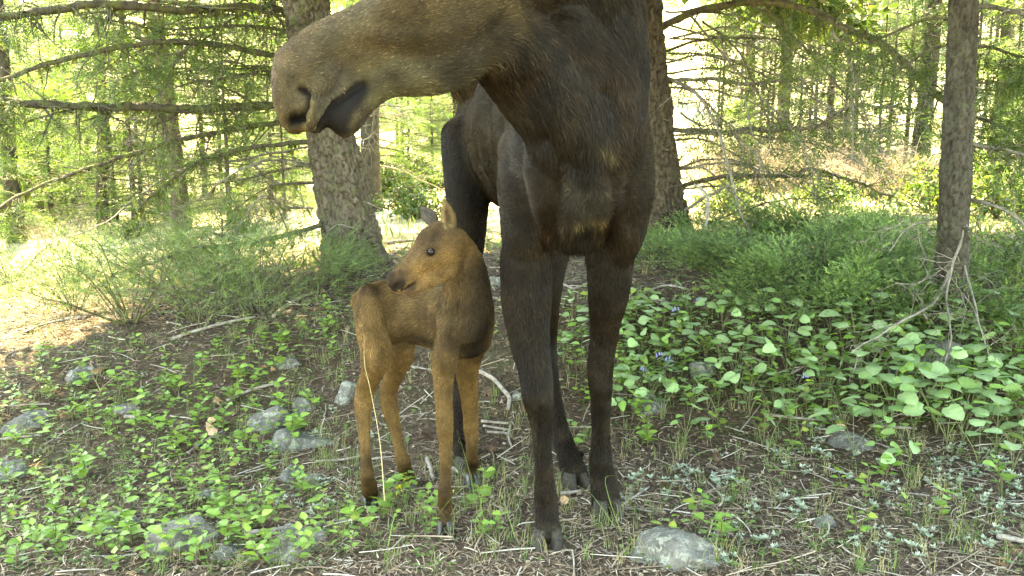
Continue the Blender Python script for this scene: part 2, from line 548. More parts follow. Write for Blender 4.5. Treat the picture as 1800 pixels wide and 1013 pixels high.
def eyeball(parent, c, r, name='eye'):
    u_ = np.linspace(0, 2 * np.pi, 16, endpoint=False); w_ = np.linspace(-np.pi / 2, np.pi / 2, 9)
    V = np.array([[math.cos(b) * math.cos(a), math.cos(b) * math.sin(a), math.sin(b)] for b in w_ for a in u_]) * r + c
    F = np.array([(i * 16 + j, i * 16 + (j + 1) % 16, i * 16 + 16 + (j + 1) % 16, i * 16 + 16 + j) for i in range(8) for j in range(16)])
    link(name, mesh_np(name, V, F, M_eye), parent)

def leg_keys(rows):
    """rows (u, v, d, half width px, depth half m)"""
    return [(P(u, v, d), dh, w * d / FPX) for u, v, d, w, dh in rows]

# ---- the cow
DK = (.0115, .0080, .0042); LEG = (.0082, .0055, .0028); HEAD = (.040, .0275, .0110); MUZ = (.056, .040, .0170)
cow = Beast()
f1 = G(962, 950); f2 = G(1066, 898); h1 = G(1010, 848); h2 = G(822, 820)
d1, d2, dh1, dh2 = depth_of(f1), depth_of(f2), depth_of(h1), depth_of(h2)
Y_ = (0, 1, 0)
# trunk: brisket -> shoulders -> barrel -> hips -> rump
cow.loft([(P(1012, 345, 3.42), .16, .14), (P(1012, 300, 3.52), .30, .235), (P(1008, 230, 3.72), .43, .275), (P(985, 215, 4.05), .42, .30),
          (P(945, 238, 4.45), .37, .31), (P(893, 235, 4.9), .36, .275), (P(884, 245, 5.15), .27, .20)], (0, 0, 1), 1, .45, .024, DK, 28)
# shoulder muscles
cow.loft([(P(1080, 150, 3.72), .13, .10), (P(1098, 260, 3.60), .15, .105), (P(1095, 370, 3.62), .13, .10), (P(1080, 450, 3.70), .09, .075)], Y_, 1, .3, .018, DK)
cow.loft([(P(935, 190, 3.78), .14, .09), (P(918, 280, 3.68), .15, .095), (P(922, 390, 3.62), .14, .095), (P(927, 470, 3.66), .10, .08)], Y_, 1, .3, .016, DK)
# breast between the forelegs
cow.loft([(P(1000, 230, 3.42), .14, .17), (P(1012, 330, 3.42), .13, .17), (P(1010, 405, 3.52), .10, .13)], Y_, 1, .3, .035, DK)
# forelegs
cow.loft(leg_keys([(925, 440, 3.64, 46, .10), (925, 520, 3.62, 42, .088), (931, 600, 3.63, 34, .07), (941, 650, 3.62, 29, .062), (945, 695, 3.62, 27, .062), (950, 735, 3.64, 20, .05),
                   (954, 790, 3.66, 15.5, .038), (957, 840, 3.68, 17, .04), (959, 875, 3.70, 20, .046), (961, 910, 3.69, 20, .045), (963, 938, d1 - .02, 25, .058)]), Y_, 1, .1, .020, LEG)
cow.loft(leg_keys([(1073, 440, 3.70, 44, .10), (1070, 510, 3.74, 36, .085), (1062, 590, 3.80, 24, .066), (1055, 645, 3.83, 23, .060), (1056, 690, 3.86, 19, .052),
                   (1056, 760, 3.90, 15.5, .038), (1056, 810, 3.93, 20, .042), (1061, 845, d2, 23, .046), (1066, 885, d2 - .02, 25, .056)]), Y_, 1, .1, .020, LEG)
# hind legs
cow.loft(leg_keys([(960, 330, 4.55, 50, .20), (962, 420, 4.50, 42, .15), (958, 510, 4.50, 30, .10), (955, 590, 4.62, 24, .075), (960, 640, 4.62, 20, .062), (970, 700, 4.52, 17, .045),
                   (985, 760, 4.40, 17, .04), (1000, 805, 4.30, 20, .045), (1012, 838, dh1 - .02, 23, .055)]), Y_, 1, .1, .020, LEG)
cow.loft(leg_keys([(822, 240, 4.75, 48, .20), (822, 330, 4.70, 40, .17), (826, 410, 4.68, 28, .12), (822, 490, 4.75, 22, .09), (812, 570, 4.86, 19, .07), (806, 640, 4.85, 16, .05),
                   (807, 720, 4.75, 13, .038), (811, 775, 4.62, 15, .04), (820, 812, dh2 - .02, 20, .052)]), Y_, 1, .1, .020, LEG)
# neck: withers -> poll, thick throat
cow.loft([(P(1015, 130, 3.72), .30, .22), (P(1010, 40, 3.55), .30, .215), (P(975, -40, 3.32), .25, .17), (P(900, -60, 3.12), .19, .14), (P(850, -40, 3.02), .15, .12)], (-.5, -.2, -.7), -1, .4, .035, (.013, .0098, .006), 24)
cow.loft([(P(1015, -10, 3.55), .22, .19), (P(1055, 70, 3.58), .22, .165), (P(1068, 180, 3.54), .21, .145), (P(1062, 290, 3.50), .16, .14), (P(1040, 370, 3.50), .10, .11)], Y_, 1, .3, .035, DK)
cow.loft([(P(855, 55, 3.06), .15, .13), (P(920, 108, 3.22), .165, .15), (P(980, 185, 3.31), .17, .16), (P(1020, 275, 3.39), .155, .17), (P(1022, 360, 3.44), .11, .15), (P(1018, 420, 3.50), .07, .11)], (-.5, 0, .8), 1, .5, .04, (.012, .009, .0055))
cow.loft([(P(960, 60, 3.30), .20, .16), (P(1020, 150, 3.40), .20, .17), (P(1045, 250, 3.43), .17, .16), (P(1050, 340, 3.50), .12, .13)], (-.5, 0, .8), 1, .5, .035, DK)
# head: nose -> poll
HD = dict(hint=(.36, 0, .93), comb=1, down=.05, flen=.013)
cow.loft([(P(519, 145, 2.84), .115, .085), (P(560, 128, 2.85), .135, .088), (P(615, 102, 2.87), .137, .082), (P(680, 76, 2.90), .145, .085), (P(740, 52, 2.93), .165, .10), (P(800, 28, 2.98), .19, .115), (P(860, -5, 3.03), .18, .12)], col=HEAD, **HD)
# overhanging nose and upper lip
cow.loft([(P(518, 227, 2.81), .028, .05), (P(512, 195, 2.81), .045, .062), (P(509, 160, 2.81), .052, .07), (P(520, 120, 2.83), .066, .075), (P(560, 92, 2.85), .07, .075)], (.9, 0, .2), -1, 0, .007, MUZ)
cow.loft([(P(549, 226, 2.80), .027, .055), (P(562, 180, 2.80), .048, .065), (P(590, 145, 2.83), .055, .07), (P(640, 115, 2.87), .05, .06)], (.9, 0, .4), -1, 0, .008, (.030, .024, .0135))
# lower lip, chin and jaw
cow.loft([(P(590, 219, 2.82), .036, .058), (P(610, 202, 2.83), .042, .058), (P(640, 165, 2.86), .042, .055), (P(700, 125, 2.9), .06, .06)], (.8, 0, .6), 1, 0, .008, (.026, .020, .011))
cow.loft([(P(640, 160, 2.87), .035, .045), (P(705, 140, 2.90), .05, .05), (P(765, 125, 2.95), .065, .06), (P(815, 95, 3.0), .085, .085)], (.2, 0, .95), 1, .1, .02, (.036, .029, .014))
# bell
cow.loft([(P(822, 120, 3.04), .05, .06), (P(812, 152, 3.03), .035, .04), (P(806, 170, 3.03), .018, .02)], (1, 0, 0), 1, .5, .035, DK)
# ears
for e0, e1 in (((880, -95, 2.93), (930, -190, 2.78)), ((900, -95, 3.2), (960, -190, 3.35))):
    a, b = P(*e0), P(*e1)
    cow.loft([(a, .03, .03), (a * .6 + b * .4, .055, .022), (b, .012, .008)], (1, 0, 0), 1, 0, .015, (.06, .05, .035))
cow.skin('moose', .0106, 8)
o_cow = cow.o
tag(o_cow, 'tall dark brown cow moose standing over the calf with her head lowered to one side', 'moose')
cow.V += cow.N * (noise(cow.V, .09, 2) * .004 + noise(cow.V, .22, 3) * .005)[:, None] * np.clip((cow.V[:, 2:3] - .5) * 2, .15, 1)
cow.normals()
h = cow.hit
PALE = (.24, .215, .16)
cow.paint([h(505, 110), h(560, 60), h(620, 20), h(700, -30)], .05, (.064, .051, .030), .7)  # sky highlight along the top of the muzzle, painted into the coat colour
cow.paint([h(530, 95), h(570, 110), h(600, 130)], .035, (.036, .029, .017), .7)
cow.paint([h(505, 165), h(512, 185)], .035, (.060, .046, .024), .8, flen=.008)
cow.paint([h(640, 128), h(700, 110), h(740, 140), h(650, 168)], .03, (.060, .049, .024), .7)
cow.paint([h(668, 172), h(720, 165), h(760, 160)], .03, (.080, .068, .028), .7)
cow.paint([h(770, 90), h(820, 40)], .08, (.017, .0128, .007), .7)
cow.paint([h(690, 60), h(640, 75)], .03, (.028, .021, .011), .6)
cow.carve([h(531, 157), h(541, 166), h(540, 188), h(528, 207)], .009, .020, (.006, .005, .004), .011, True)
cow.carve([h(515, 219), h(523, 214)], .023, .034, (.005, .0045, .004), .027, True)
cow.carve([h(510, 222), h(505, 205)], .010, -.006)
cow.carve([h(531, 232), h(545, 210), h(549, 180)], .006, -.004, (.080, .060, .025), .009)
cow.carve([h(641, 146), h(612, 165), h(585, 185), h(566, 212), h(559, 230)], .010, .020, (.008, .007, .005), .011, True)
cow.carve([h(632, 140), h(606, 158), h(580, 178), h(560, 205)], .010, -.006, (.058, .048, .027), .010)
cow.paint([h(632, 158), h(610, 185), h(590, 205), h(580, 225), h(605, 220)], .031, (.007, .006, .005), .98, p=6, flen=.004)
cow.paint([h(618, 222), h(628, 203)], .010, (.06, .048, .022), .6)
cow.carve([h(603, 120), h(596, 150), h(578, 168), h(560, 172)], .011, .013, (.03, .023, .015), .012, False, .7)
cow.carve([h(545, 145), h(555, 120), h(580, 105)], .014, .008)
cow.carve([h(560, 150)], .03, -.006)
cow.carve([h(640, 60), h(690, 66), h(760, 60), h(830, 40)], .022, -.008)
cow.carve([h(640, 85), h(700, 98), h(770, 98)], .022, .007)
cow.carve([h(870, 50), h(800, 130)], .03, .012, (.009, .007, .0045), .05, False, .6)
cow.carve([h(985, 290), h(972, 360), h(975, 430)], .032, .024)
cow.carve([h(1075, 310), h(1078, 390), h(1060, 440)], .032, .020)
cow.carve([h(905, 330), h(940, 400)], .04, .010)
cow.carve([h(930, 300), h(955, 350), h(958, 410)], .04, -.010)
cow.carve([h(1025, 330), h(1028, 420)], .03, .010)
cow.carve([h(1115, 240), h(1100, 330), h(1110, 400)], .03, .010)
cow.carve([h(880, 225), h(960, 245), h(1010, 300)], .035, .015)
cow.paint([h(1060, 262), h(1075, 275)], .022, (.060, .050, .022), .6)  # sun flecks painted into the chest colour, here and in the paints below
cow.paint([h(985, 305), h(1000, 330)], .018, (.036, .029, .018), .6)
cow.paint([h(1015, 400), h(1040, 392), h(1062, 392)], .016, (.085, .066, .030), .75)
cow.paint([h(1010, 350), h(1060, 350), h(1035, 370)], .045, (.030, .027, .019), .8)  # broad dapple of sunlight painted low on the chest
cow.paint([h(955, 400), h(960, 440)], .05, (.018, .011, .006), .7)
for q_ in ((935, 690), (948, 700), (1050, 680), (1062, 690)): cow.carve([h(*q_)], .032, -.006)
for l_ in (((948, 745), (951, 800), (954, 850)), ((1052, 725), (1054, 770), (1056, 800)), ((930, 560), (936, 610), (938, 650)), ((1060, 560), (1054, 610)), ((992, 760), (1004, 800)), ((955, 890), (957, 930)), ((1064, 860), (1068, 885))):
    cow.carve([h(*q_) for q_ in l_], .010, .006)
for q_ in ((955, 872), (966, 872), (1050, 812), (1066, 815), (925, 655), (963, 655)): cow.carve([h(*q_)], .016, -.004)
cow.paint([h(940, 711)], .008, (.10, .08, .04), .8)
cow.paint([h(905, 245), h(930, 260), h(910, 310)], .07, (.014, .013, .0125), .6)  # bluish sheen of the sky painted onto the shoulder
for q in (f1, f2, h1, h2):
    cow.paint([q + np.array([0, -.03, .055]), q + np.array([.02, .02, .055])], .03, (.06, .05, .033), .6)
low = 1 - sstep(.25, 1.0, cow.V[:, 2])
cow.col *= (1 + .30 * noise(cow.V, .10, 5) + .22 * noise(cow.V, .035, 6))[:, None]
dust = np.clip(noise(cow.V, .07, 8) - .15, 0, 1) * low * .7        # dry mud on the lower legs
cow.col = cow.col * (1 - dust[:, None]) + np.array([.034, .026, .016]) * dust[:, None]
red = np.clip(noise(cow.V, .18, 9), 0, 1)[:, None] * .5
cow.col *= .84
cow.col *= 1 + red * np.array([.45, .10, -.15])
cow.normals(); cow.finish(M_hide)
def seen_side(p, n):
    return .15 + (((C0 - p) * n).sum(1) > -.2)
cow.coat(M_hair, 190000, .0008, .34, dens=lambda p, n: seen_side(p, n) * (1 + .8 * (p[:, 1] < 3.3) + .9 * (p[:, 2] < 1.0)), pale=.14)
eyeball(o_cow, P(812, -22, 2.90) + np.array([0, -.02, 0]), .024)
eyeball(o_cow, P(835, -22, 3.16), .024)
for q, fw, sc in ((f1, (.05, -1), 1), (f2, (.25, -1), 1), (h1, (.35, -1), .95), (h2, (.2, -1), .95)):
    for sd in (-1, 1):
        V_, F_ = tube(q + np.array([[sd * .028, .03, .12], [sd * .034, .055, .10], [sd * .034, .062, .075]]) , [.016, .015, .004], 8)
        link('dewclaw', mesh_np('dewclaw', V_, F_, M_hoof), o_cow)
        hoof(o_cow, q + np.array([0, -.03, 0]), fw, .062 * sc, .16 * sc, .07 * sc, M_hoof, sd)

# ---- the calf
RB = (.108, .067, .0270); CB = (.072, .048, .0215); CL = (.083, .050, .0185); CLD = (.020, .0125, .0065)
calf = Beast()
c1 = G(783, 930); c2 = G(831, 848); k1 = G(651, 880); k2 = G(718, 850)
e1, e2, g1, g2 = depth_of(c1), depth_of(c2), depth_of(k1), depth_of(k2)
# trunk: chest -> rump
calf.loft([(P(822, 560, 3.74), .10, .075), (P(812, 562, 3.84), .135, .105), (P(775, 560, 3.97), .125, .11), (P(720, 553, 4.06), .115, .105), (P(672, 548, 4.08), .128, .105), (P(648, 552, 4.10), .09, .08)], (0, 0, 1), 1, .4, .022, CB, 24)
# shoulders, haunches
calf.loft([(P(812, 480, 3.86), .05, .04), (P(802, 550, 3.78), .08, .064), (P(787, 610, 3.77), .07, .052), (P(780, 650, 3.79), .055, .045)], Y_, 1, .3, .011, CB)
calf.loft([(P(838, 520, 3.86), .06, .05), (P(840, 570, 3.90), .07, .055), (P(830, 620, 3.97), .06, .048)], Y_, 1, .3, .011, (.044, .028, .0135))
calf.loft([(P(655, 520, 4.06), .08, .055), (P(652, 575, 3.99), .10, .062), (P(662, 625, 3.96), .08, .058), (P(656, 655, 3.98), .055, .044)], Y_, 1, .3, .012, RB)
calf.loft([(P(705, 560, 4.15), .09, .05), (P(708, 610, 4.14), .075, .048), (P(700, 640, 4.16), .05, .042)], Y_, 1, .3, .012, RB)
# legs
calf.loft(leg_keys([(780, 625, 3.78, 24, .055), (779, 660, 3.79, 19, .046), (780, 710, 3.80, 14.5, .036), (782, 752, 3.80, 14.5, .036), (783, 785, 3.81, 11, .028), (783, 825, 3.82, 9.5, .024),
                    (782, 866, 3.83, 12, .03), (782, 890, e1, 12.5, .03), (782, 918, e1 - .01, 14, .036)]), Y_, 1, .05, .008, CL)
calf.loft(leg_keys([(825, 610, 3.97, 26, .06), (821, 655, 4.03, 21, .045), (826, 705, 4.10, 15, .034), (828, 755, 4.15, 12.5, .032), (830, 795, 4.18, 10, .025), (830, 822, e2, 11.5, .028), (831, 842, e2 - .01, 13, .033)]), Y_, 1, .05, .008, CL)
calf.loft(leg_keys([(660, 625, 3.97, 27, .07), (654, 655, 4.0, 19, .05), (642, 690, 4.06, 17, .044), (639, 716, 4.06, 16, .042), (640, 750, 4.03, 11.5, .03), (642, 797, 3.99, 9, .025), (647, 840, 3.96, 12.5, .03), (651, 868, g1 - .01, 14, .036)]), Y_, 1, .05, .008, CL)
calf.loft(leg_keys([(704, 625, 4.16, 24, .06), (694, 655, 4.20, 17.5, .044), (683, 685, 4.25, 16, .04), (683, 705, 4.25, 15, .038), (690, 737, 4.24, 12, .03), (700, 780, 4.22, 9.5, .024), (709, 815, 4.20, 11, .028), (717, 842, g2 - .01, 13.5, .034)]), Y_, 1, .05, .008, CL)
# neck
calf.loft([(P(818, 600, 3.84), .10, .09), (P(820, 560, 3.80), .108, .10), (P(820, 508, 3.77), .092, .094), (P(812, 455, 3.72), .072, .078), (P(795, 425, 3.66), .058, .06)], (-.6, -.4, .3), -1, .4, .014, CB, 22)
# head: nose -> poll
CH = dict(hint=(.45, 0, .9), comb=1, down=0, flen=.009)
calf.loft([(P(695, 502, 3.50), .034, .034), (P(712, 490, 3.51), .044, .036), (P(735, 470, 3.54), .058, .042), (P(760, 452, 3.58), .078, .058), (P(785, 438, 3.63), .083, .066), (P(802, 432, 3.67), .07, .06)], col=(.080, .049, .0205), **CH)
calf.loft([(P(693, 495, 3.485), .022, .032), (P(708, 478, 3.50), .026, .030), (P(732, 452, 3.54), .030, .034), (P(757, 424, 3.58), .042, .052), (P(780, 408, 3.63), .038, .050)], hint=(.6, 0, .8), comb=1, down=0, flen=.009, col=(.044, .028, .0135))
calf.loft([(P(711, 514, 3.50), .016, .024), (P(728, 506, 3.52), .022, .028), (P(755, 490, 3.56), .034, .036), (P(785, 470, 3.63), .040, .048), (P(812, 450, 3.70), .03, .03)], hint=(.3, 0, .95), comb=1, down=0, flen=.009, col=(.078, .048, .0195))
# ears
calf.loft([(P(764, 398, 3.70), .016, .016), (P(757, 384, 3.71), .030, .012), (P(748, 373, 3.72), .024, .010), (P(739, 363, 3.73), .006, .006)], (.8, 0, .6), 1, 0, .008, (.060, .050, .036))
calf.loft([(P(793, 404, 3.62), .020, .015), (P(790, 388, 3.61), .030, .014), (P(785, 368, 3.60), .024, .011), (P(781, 350, 3.60), .007, .006)], (1, 0, .1), 1, 0, .008, (.110, .078, .036))
# tail
calf.loft([(P(640, 515, 4.14), .02, .02), (P(627, 522, 4.17), .016, .016), (P(621, 536, 4.18), .01, .01)], Y_, 1, .2, .014, RB)
calf.skin('moose_calf', .0058, 6)
o_calf = calf.o
tag(o_calf, 'small reddish brown moose calf looking to one side in front of the cow', 'moose calf')
calf.V += calf.N * (noise(calf.V, .05, 2) * .0022 + noise(calf.V, .12, 3) * .003)[:, None]
calf.normals()
h = calf.hit
calf.paint([h(712, 492), h(708, 482)], .016, (.022, .015, .010), .75)
calf.paint([h(685, 486), h(689, 505), h(703, 500)], .024, (.0045, .004, .0038), .99, True, .003, 6)
calf.carve([h(694, 507), h(699, 501)], .007, .012, (.003, .003, .003), .008, True)
calf.carve([h(686, 484), h(700, 478)], .010, -.005)
calf.carve([h(685, 500), h(688, 510)], .008, -.004)
calf.carve([h(693, 515), h(706, 510), h(718, 504), h(730, 497)], .0045, .010, (.006, .004, .003), .006, True)
calf.carve([h(700, 511), h(716, 504)], .005, -.002, (.12, .085, .036), .004)
calf.paint([h(703, 518), h(716, 515), h(726, 507)], .012, (.03, .02, .012), .9, p=4)
calf.paint([h(756, 443)], .022, (.036, .023, .012), .8)
calf.carve([h(758, 443)], .016, .015, (.008, .006, .0045), .017, True)
calf.carve([h(744, 434), h(758, 431), h(770, 437)], .006, -.006, (.05, .032, .016), .006)
calf.paint([h(757, 420), h(775, 405), h(765, 415)], .03, (.042, .028, .015), .6)
calf.carve([h(745, 415), h(760, 425), h(768, 412)], .008, .003, (.036, .024, .014), .010, False, .6)
calf.paint([h(715, 460), h(735, 440)], .025, (.056, .037, .019), .6)
calf.paint([h(735, 480), h(765, 475), h(790, 460)], .04, (.094, .055, .0190), .6)
calf.carve([h(786, 374), h(789, 390)], .010, .010, (.045, .033, .019), .010, False, .8)
calf.carve([h(781, 360), h(778, 385), h(783, 403)], .006, -.003, (.17, .125, .06), .007)
calf.paint([h(756, 385), h(746, 374)], .016, (.045, .043, .040), .8)
calf.paint([h(660, 493), h(690, 487), h(640, 505)], .035, (.026, .017, .010), .8)
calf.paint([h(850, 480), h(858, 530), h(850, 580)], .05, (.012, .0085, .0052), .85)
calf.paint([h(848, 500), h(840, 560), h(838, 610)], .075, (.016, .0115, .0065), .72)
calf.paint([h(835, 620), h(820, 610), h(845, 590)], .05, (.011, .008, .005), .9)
calf.paint([h(822, 470), h(832, 520), h(826, 570)], .05, (.024, .017, .009), .6)
calf.paint([h(795, 540), h(785, 600)], .035, (.036, .025, .0125), .6)
calf.paint([h(735, 600), h(760, 600)], .04, (.024, .016, .009), .8)
calf.paint([h(740, 540), h(760, 570)], .05, (.048, .031, .0155), .6)
for a in ((780, 640), (781, 690)): calf.paint([h(*a)], .03, (.046, .030, .0135), .7)
calf.paint([h(648, 660), h(644, 700), h(641, 730)], .05, (.084, .051, .0185), .7)
calf.paint([h(702, 640), h(690, 670)], .04, (.090, .056, .0215), .7)
for a, b in (((783, 860), c1), ((831, 815), c2), ((648, 845), k1), ((714, 820), k2)):
    calf.paint([h(a[0], a[1] - 30), b], .040, CLD, .6)
    calf.paint([h(*a), b], .035, CLD, .75)
    calf.paint([b + np.array([0, 0, .03])], .03, (.022, .014, .008), .8)
for pts in (((700, 530), (705, 580)), ((722, 560), (735, 600)), ((752, 545), (762, 590)), ((678, 590), (690, 560))):
    calf.carve([h(*q) for q in pts], .016, .008)
for pts in (((770, 520), (764, 560), (768, 600)), ((805, 500), (800, 560))):
    calf.carve([h(*q) for q in pts], .016, .010)
for q_ in ((648, 505), (800, 505), (640, 700), (683, 692), (783, 755), (828, 752)): calf.carve([h(*q_)], .020, -.007)
for l_ in (((642, 740), (643, 800)), ((684, 720), (700, 790)), ((778, 680), (779, 720)), ((652, 600), (646, 650)), ((670, 560), (676, 620)), ((690, 530), (730, 522), (760, 528))):
    calf.carve([h(*q_) for q_ in l_], .010, .005)
face = np.exp(-(calf.pdist([P(720, 480, 3.52), P(790, 440, 3.64)]) / .095) ** 4) * (1 - calf.bare)
calf.col *= ((1.06 + .32 * face) * (1 + .15 * noise(calf.V, .05, 5) + .14 * noise(calf.V, .018, 6)))[:, None]
calf.col *= np.array([1.0, .965, .95])
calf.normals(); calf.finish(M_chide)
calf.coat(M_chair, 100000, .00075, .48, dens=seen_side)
ec = h(758, 443)
eyeball(o_calf, ec + unit(P(758, 443, 1) - C0) * .003, .0138)
eyeball(o_calf, ec + np.array([.02, .115, -.01]), .0145)
for q, fw in ((c1, (0, -1)), (c2, (.1, -1)), (k1, (.15, -1)), (k2, (.25, -1))):
    for sd in (-1, 1):
        hoof(o_calf, q + np.array([0, -.018, 0]), fw, .036, .095, .052, M_hoofd, sd)
# ------------------------------------------------------------------ trees
M_bark_fir = wood_mat('fir_bark', (.046, .038, .027), (.125, .106, .074), (.075, .080, .036), .08, 22, .8, True)
M_bark_red = wood_mat('reddish_bark', (.042, .033, .023), (.095, .074, .050), (.068, .068, .036), .05, 26, .8, True)
M_bark_grey = wood_mat('grey_bark', (.027, .024, .017), (.064, .058, .041), (.055, .060, .032), .05, 26, .7, True)
M_branch = wood_mat('mossy_branch', (.036, .030, .022), (.12, .10, .070), (.10, .11, .035), .13, 30, .5)
M_dead = wood_mat('bare_grey_branch', (.085, .075, .06), (.25, .225, .18), (.14, .14, .07), .04, 30, .4)
M_pale = wood_mat('bleached_branch', (.16, .145, .12), (.36, .33, .28), None, 0, 30, .4)
M_needle = leaf_mat('fir_needles', (1, 1, 1), .42, .55, .25, .3)
M_needle2 = leaf_mat('sapling_needles', (1, 1, 1), .5, .55, .3, .3)
M_lichen = leaf_mat('hanging_lichen', (1, 1, 1), .35, .8, .2, .1)

def hash2(i, j, k):
    h = np.sin(i * 127.1 + j * 311.7 + k * 74.7) * 43758.5453
    return h - np.floor(h)

def voronoi(a, b, period=None, seed=0):
    """F1, F2 and a random number of the cell, cells of unit size, a wraps at period"""
    ia, ib = np.floor(a), np.floor(b)
    f1 = np.full(a.shape, 9.0); f2 = f1.copy(); cid = np.zeros(a.shape)
    for da in (-1, 0, 1):
        for db in (-1, 0, 1):
            ca, cb = ia + da, ib + db
            wa = np.mod(ca, period) if period else ca
            x = ca + .15 + .7 * hash2(wa, cb, seed); y = cb + .15 + .7 * hash2(wa, cb, seed + 9)
            d = np.hypot(a - x, b - y); r = hash2(wa, cb, seed + 5)
            m = d < f1
            f2 = np.where(m, f1, np.minimum(f2, d)); cid = np.where(m, r, cid); f1 = np.where(m, d, f1)
    return f1, f2, cid

def trunk_mesh(name, path, rad, mat, plate=.05, depth=.014, fine_to=3.0, step=.012, sides=None, stretch=1.7, flare=.35, seed=0, origin=None):
    """tapered trunk with bark plates standing out between furrows; path (k,3) keys, rad (k)"""
    K = np.concatenate([np.asarray(path, float), np.asarray(rad, float)[:, None]], 1)
    Q = catmull(K, 80)
    L = np.concatenate([[0], np.cumsum(np.linalg.norm(np.diff(Q[:, :3], axis=0), axis=1))])
    z = list(np.arange(0, min(fine_to, L[-1]), step)); s = step
    while z[-1] < L[-1]: s = min(s * 1.2, .5); z.append(z[-1] + s)
    z = np.minimum(np.array(z), L[-1])
    C = np.stack([np.interp(z, L, Q[:, i]) for i in range(4)], 1)
    R0 = C[:, 3]; C = C[:, :3]
    sides = sides or int(np.clip(2 * np.pi * R0[0] / step, 16, 130))
    th = np.linspace(0, 2 * np.pi, sides, endpoint=False)
    Z, T = np.meshgrid(z, th, indexing='ij')
    per = max(4, round(2 * np.pi * R0[0] * .9 / plate))
    pp = np.stack([np.cos(T).ravel() * .2, np.sin(T).ravel() * .2, Z.ravel()], 1)
    w1 = noise(pp, .12, seed + 1).reshape(Z.shape); w2 = noise(pp, .05, seed + 2).reshape(Z.shape)
    a = T / (2 * np.pi) * per + .35 * w1 + .12 * w2; b = Z / (plate * stretch) + .4 * noise(pp, .16, seed + 3).reshape(Z.shape)
    a = a + .30 * noise(pp, .03, seed + 5).reshape(Z.shape); b = b + .35 * noise(pp, .04, seed + 6).reshape(Z.shape)
    f1, f2, cid = voronoi(a, b, per, seed)
    g1, g2, gid = voronoi(a * 2.3 + .3, b * 2.1, None, seed + 40)
    w2 = w2 + 1.1 * (np.clip((g2 - g1) / .3, 0, 1) - .6) + .8 * (gid - .5)
    e = np.clip((f2 - f1) / .30, 0, 1)
    disp = depth * (e ** .6 - .75 + .9 * (cid - .5)) + depth * .30 * w2
    disp += R0[:, None] * .06 * w1
    fl = 1 + flare * np.exp(-Z / .28) * (1 + .35 * np.sin(T * 4 + seed) + .2 * np.sin(T * 7 + 2 * seed))
    R = R0[:, None] * fl + disp
    V = np.stack([C[:, None, 0] + R * np.cos(T), C[:, None, 1] + R * np.sin(T), np.broadcast_to(C[:, None, 2], R.shape)], -1).reshape(-1, 3)
    n = len(z); i = np.arange(n - 1)[:, None] * sides; j = np.arange(sides)[None]; k = (j + 1) % sides
    F = np.stack([i + j, i + k, i + sides + k, i + sides + j], -1).reshape(-1, 4)
    if origin is not None: V = V - np.asarray(origin)
    cc = (.5 + .5 * sstep(.05, .75, e)) * (.72 + .35 * cid + .25 * gid)
    cc = cc[..., None] * (np.array([1.0, .86, .74]) * (1 - e[..., None]) + np.array([1, 1, 1]) * e[..., None])
    return mesh_np(name, V, F, mat, cc.reshape(-1, 3))

def spray(n, L, nl, nw, rng, flat=.25, twig=True, ang=(.7, 1.15)):
    """a shoot along +X with n narrow needles"""
    V, F = [], []
    for i in range(n):
        x = L * (i + .5 * rng.random()) / n
        s = 1 if i % 2 else -1
        a = rng.uniform(*ang) * (1 - .45 * i / n)
        roll = rng.normal(0, flat * 2.2)
        d = np.array([math.cos(a), s * math.sin(a) * math.cos(roll), math.sin(a) * math.sin(roll)])
        w = unit(np.cross(d, [rng.normal() * .4, rng.normal() * .4, 1])) * nw * .5
        l = nl * rng.uniform(.7, 1.2) * (1 - .4 * i / n)
        p = np.array([x, 0, 0]); m = len(V)
        V += [p - w * .5, p + d * l * .55 - w, p + d * l, p + d * l * .55 + w]
        F += [(m, m + 1, m + 3), (m + 1, m + 2, m + 3)]
    return np.array(V), np.array(F)

def frames(d, up_jit, rng):
    """rotations taking +X to the directions d, rolled about them by up_jit"""
    d = unit(d); N = len(d)
    u = np.array([0, 0, 1.0]) + rng.normal(size=(N, 3)) * up_jit
    y = unit(np.cross(u, d)); z = np.cross(d, y)
    return np.stack([d, y, z], -1)

def twigs_on(mb, path, rad, n, L, rng, depth=2, droop=.3, spread=1.0, tips=None, frm=.08, sides=3, thin=.42):
    """bare side twigs on a branch; collects their tips' points and directions"""
    path = np.asarray(path); m = len(path)
    for _ in range(n):
        f = rng.uniform(frm, 1); i = min(int(f * (m - 1)), m - 2)
        p = path[i] + (path[i + 1] - path[i]) * rng.random()
        t = unit(path[i + 1] - path[i])
        r = rad[i] if np.ndim(rad) else rad
        d = unit(t * rng.uniform(.1, .9) + rng.normal(size=3) * spread * np.array([.8, .8, .65]) + np.array([0, 0, -droop * .5]))
        l = L * rng.uniform(.35, 1.15) * (1 - .45 * f)
        k = 6; pts = [p]
        for q in range(k):
            d = unit(d + rng.normal(size=3) * .22 + np.array([0, 0, -droop * .16]))
            pts.append(pts[-1] + d * l / k)
        pts = np.array(pts)
        rr = np.linspace(max(min(r * thin, .011), .0022), .0010, k + 1)
        V, F = tube(pts, rr, sides); mb.add(V, F)
        if tips is not None:
            for q in range(2, k + 1): tips.append((pts[q], unit(pts[q] - pts[q - 1])))
        if depth > 1:
            twigs_on(mb, pts, rr, rng.integers(2, 5), l * .55, rng, depth - 1, droop, spread, tips, .2, 3, .7)

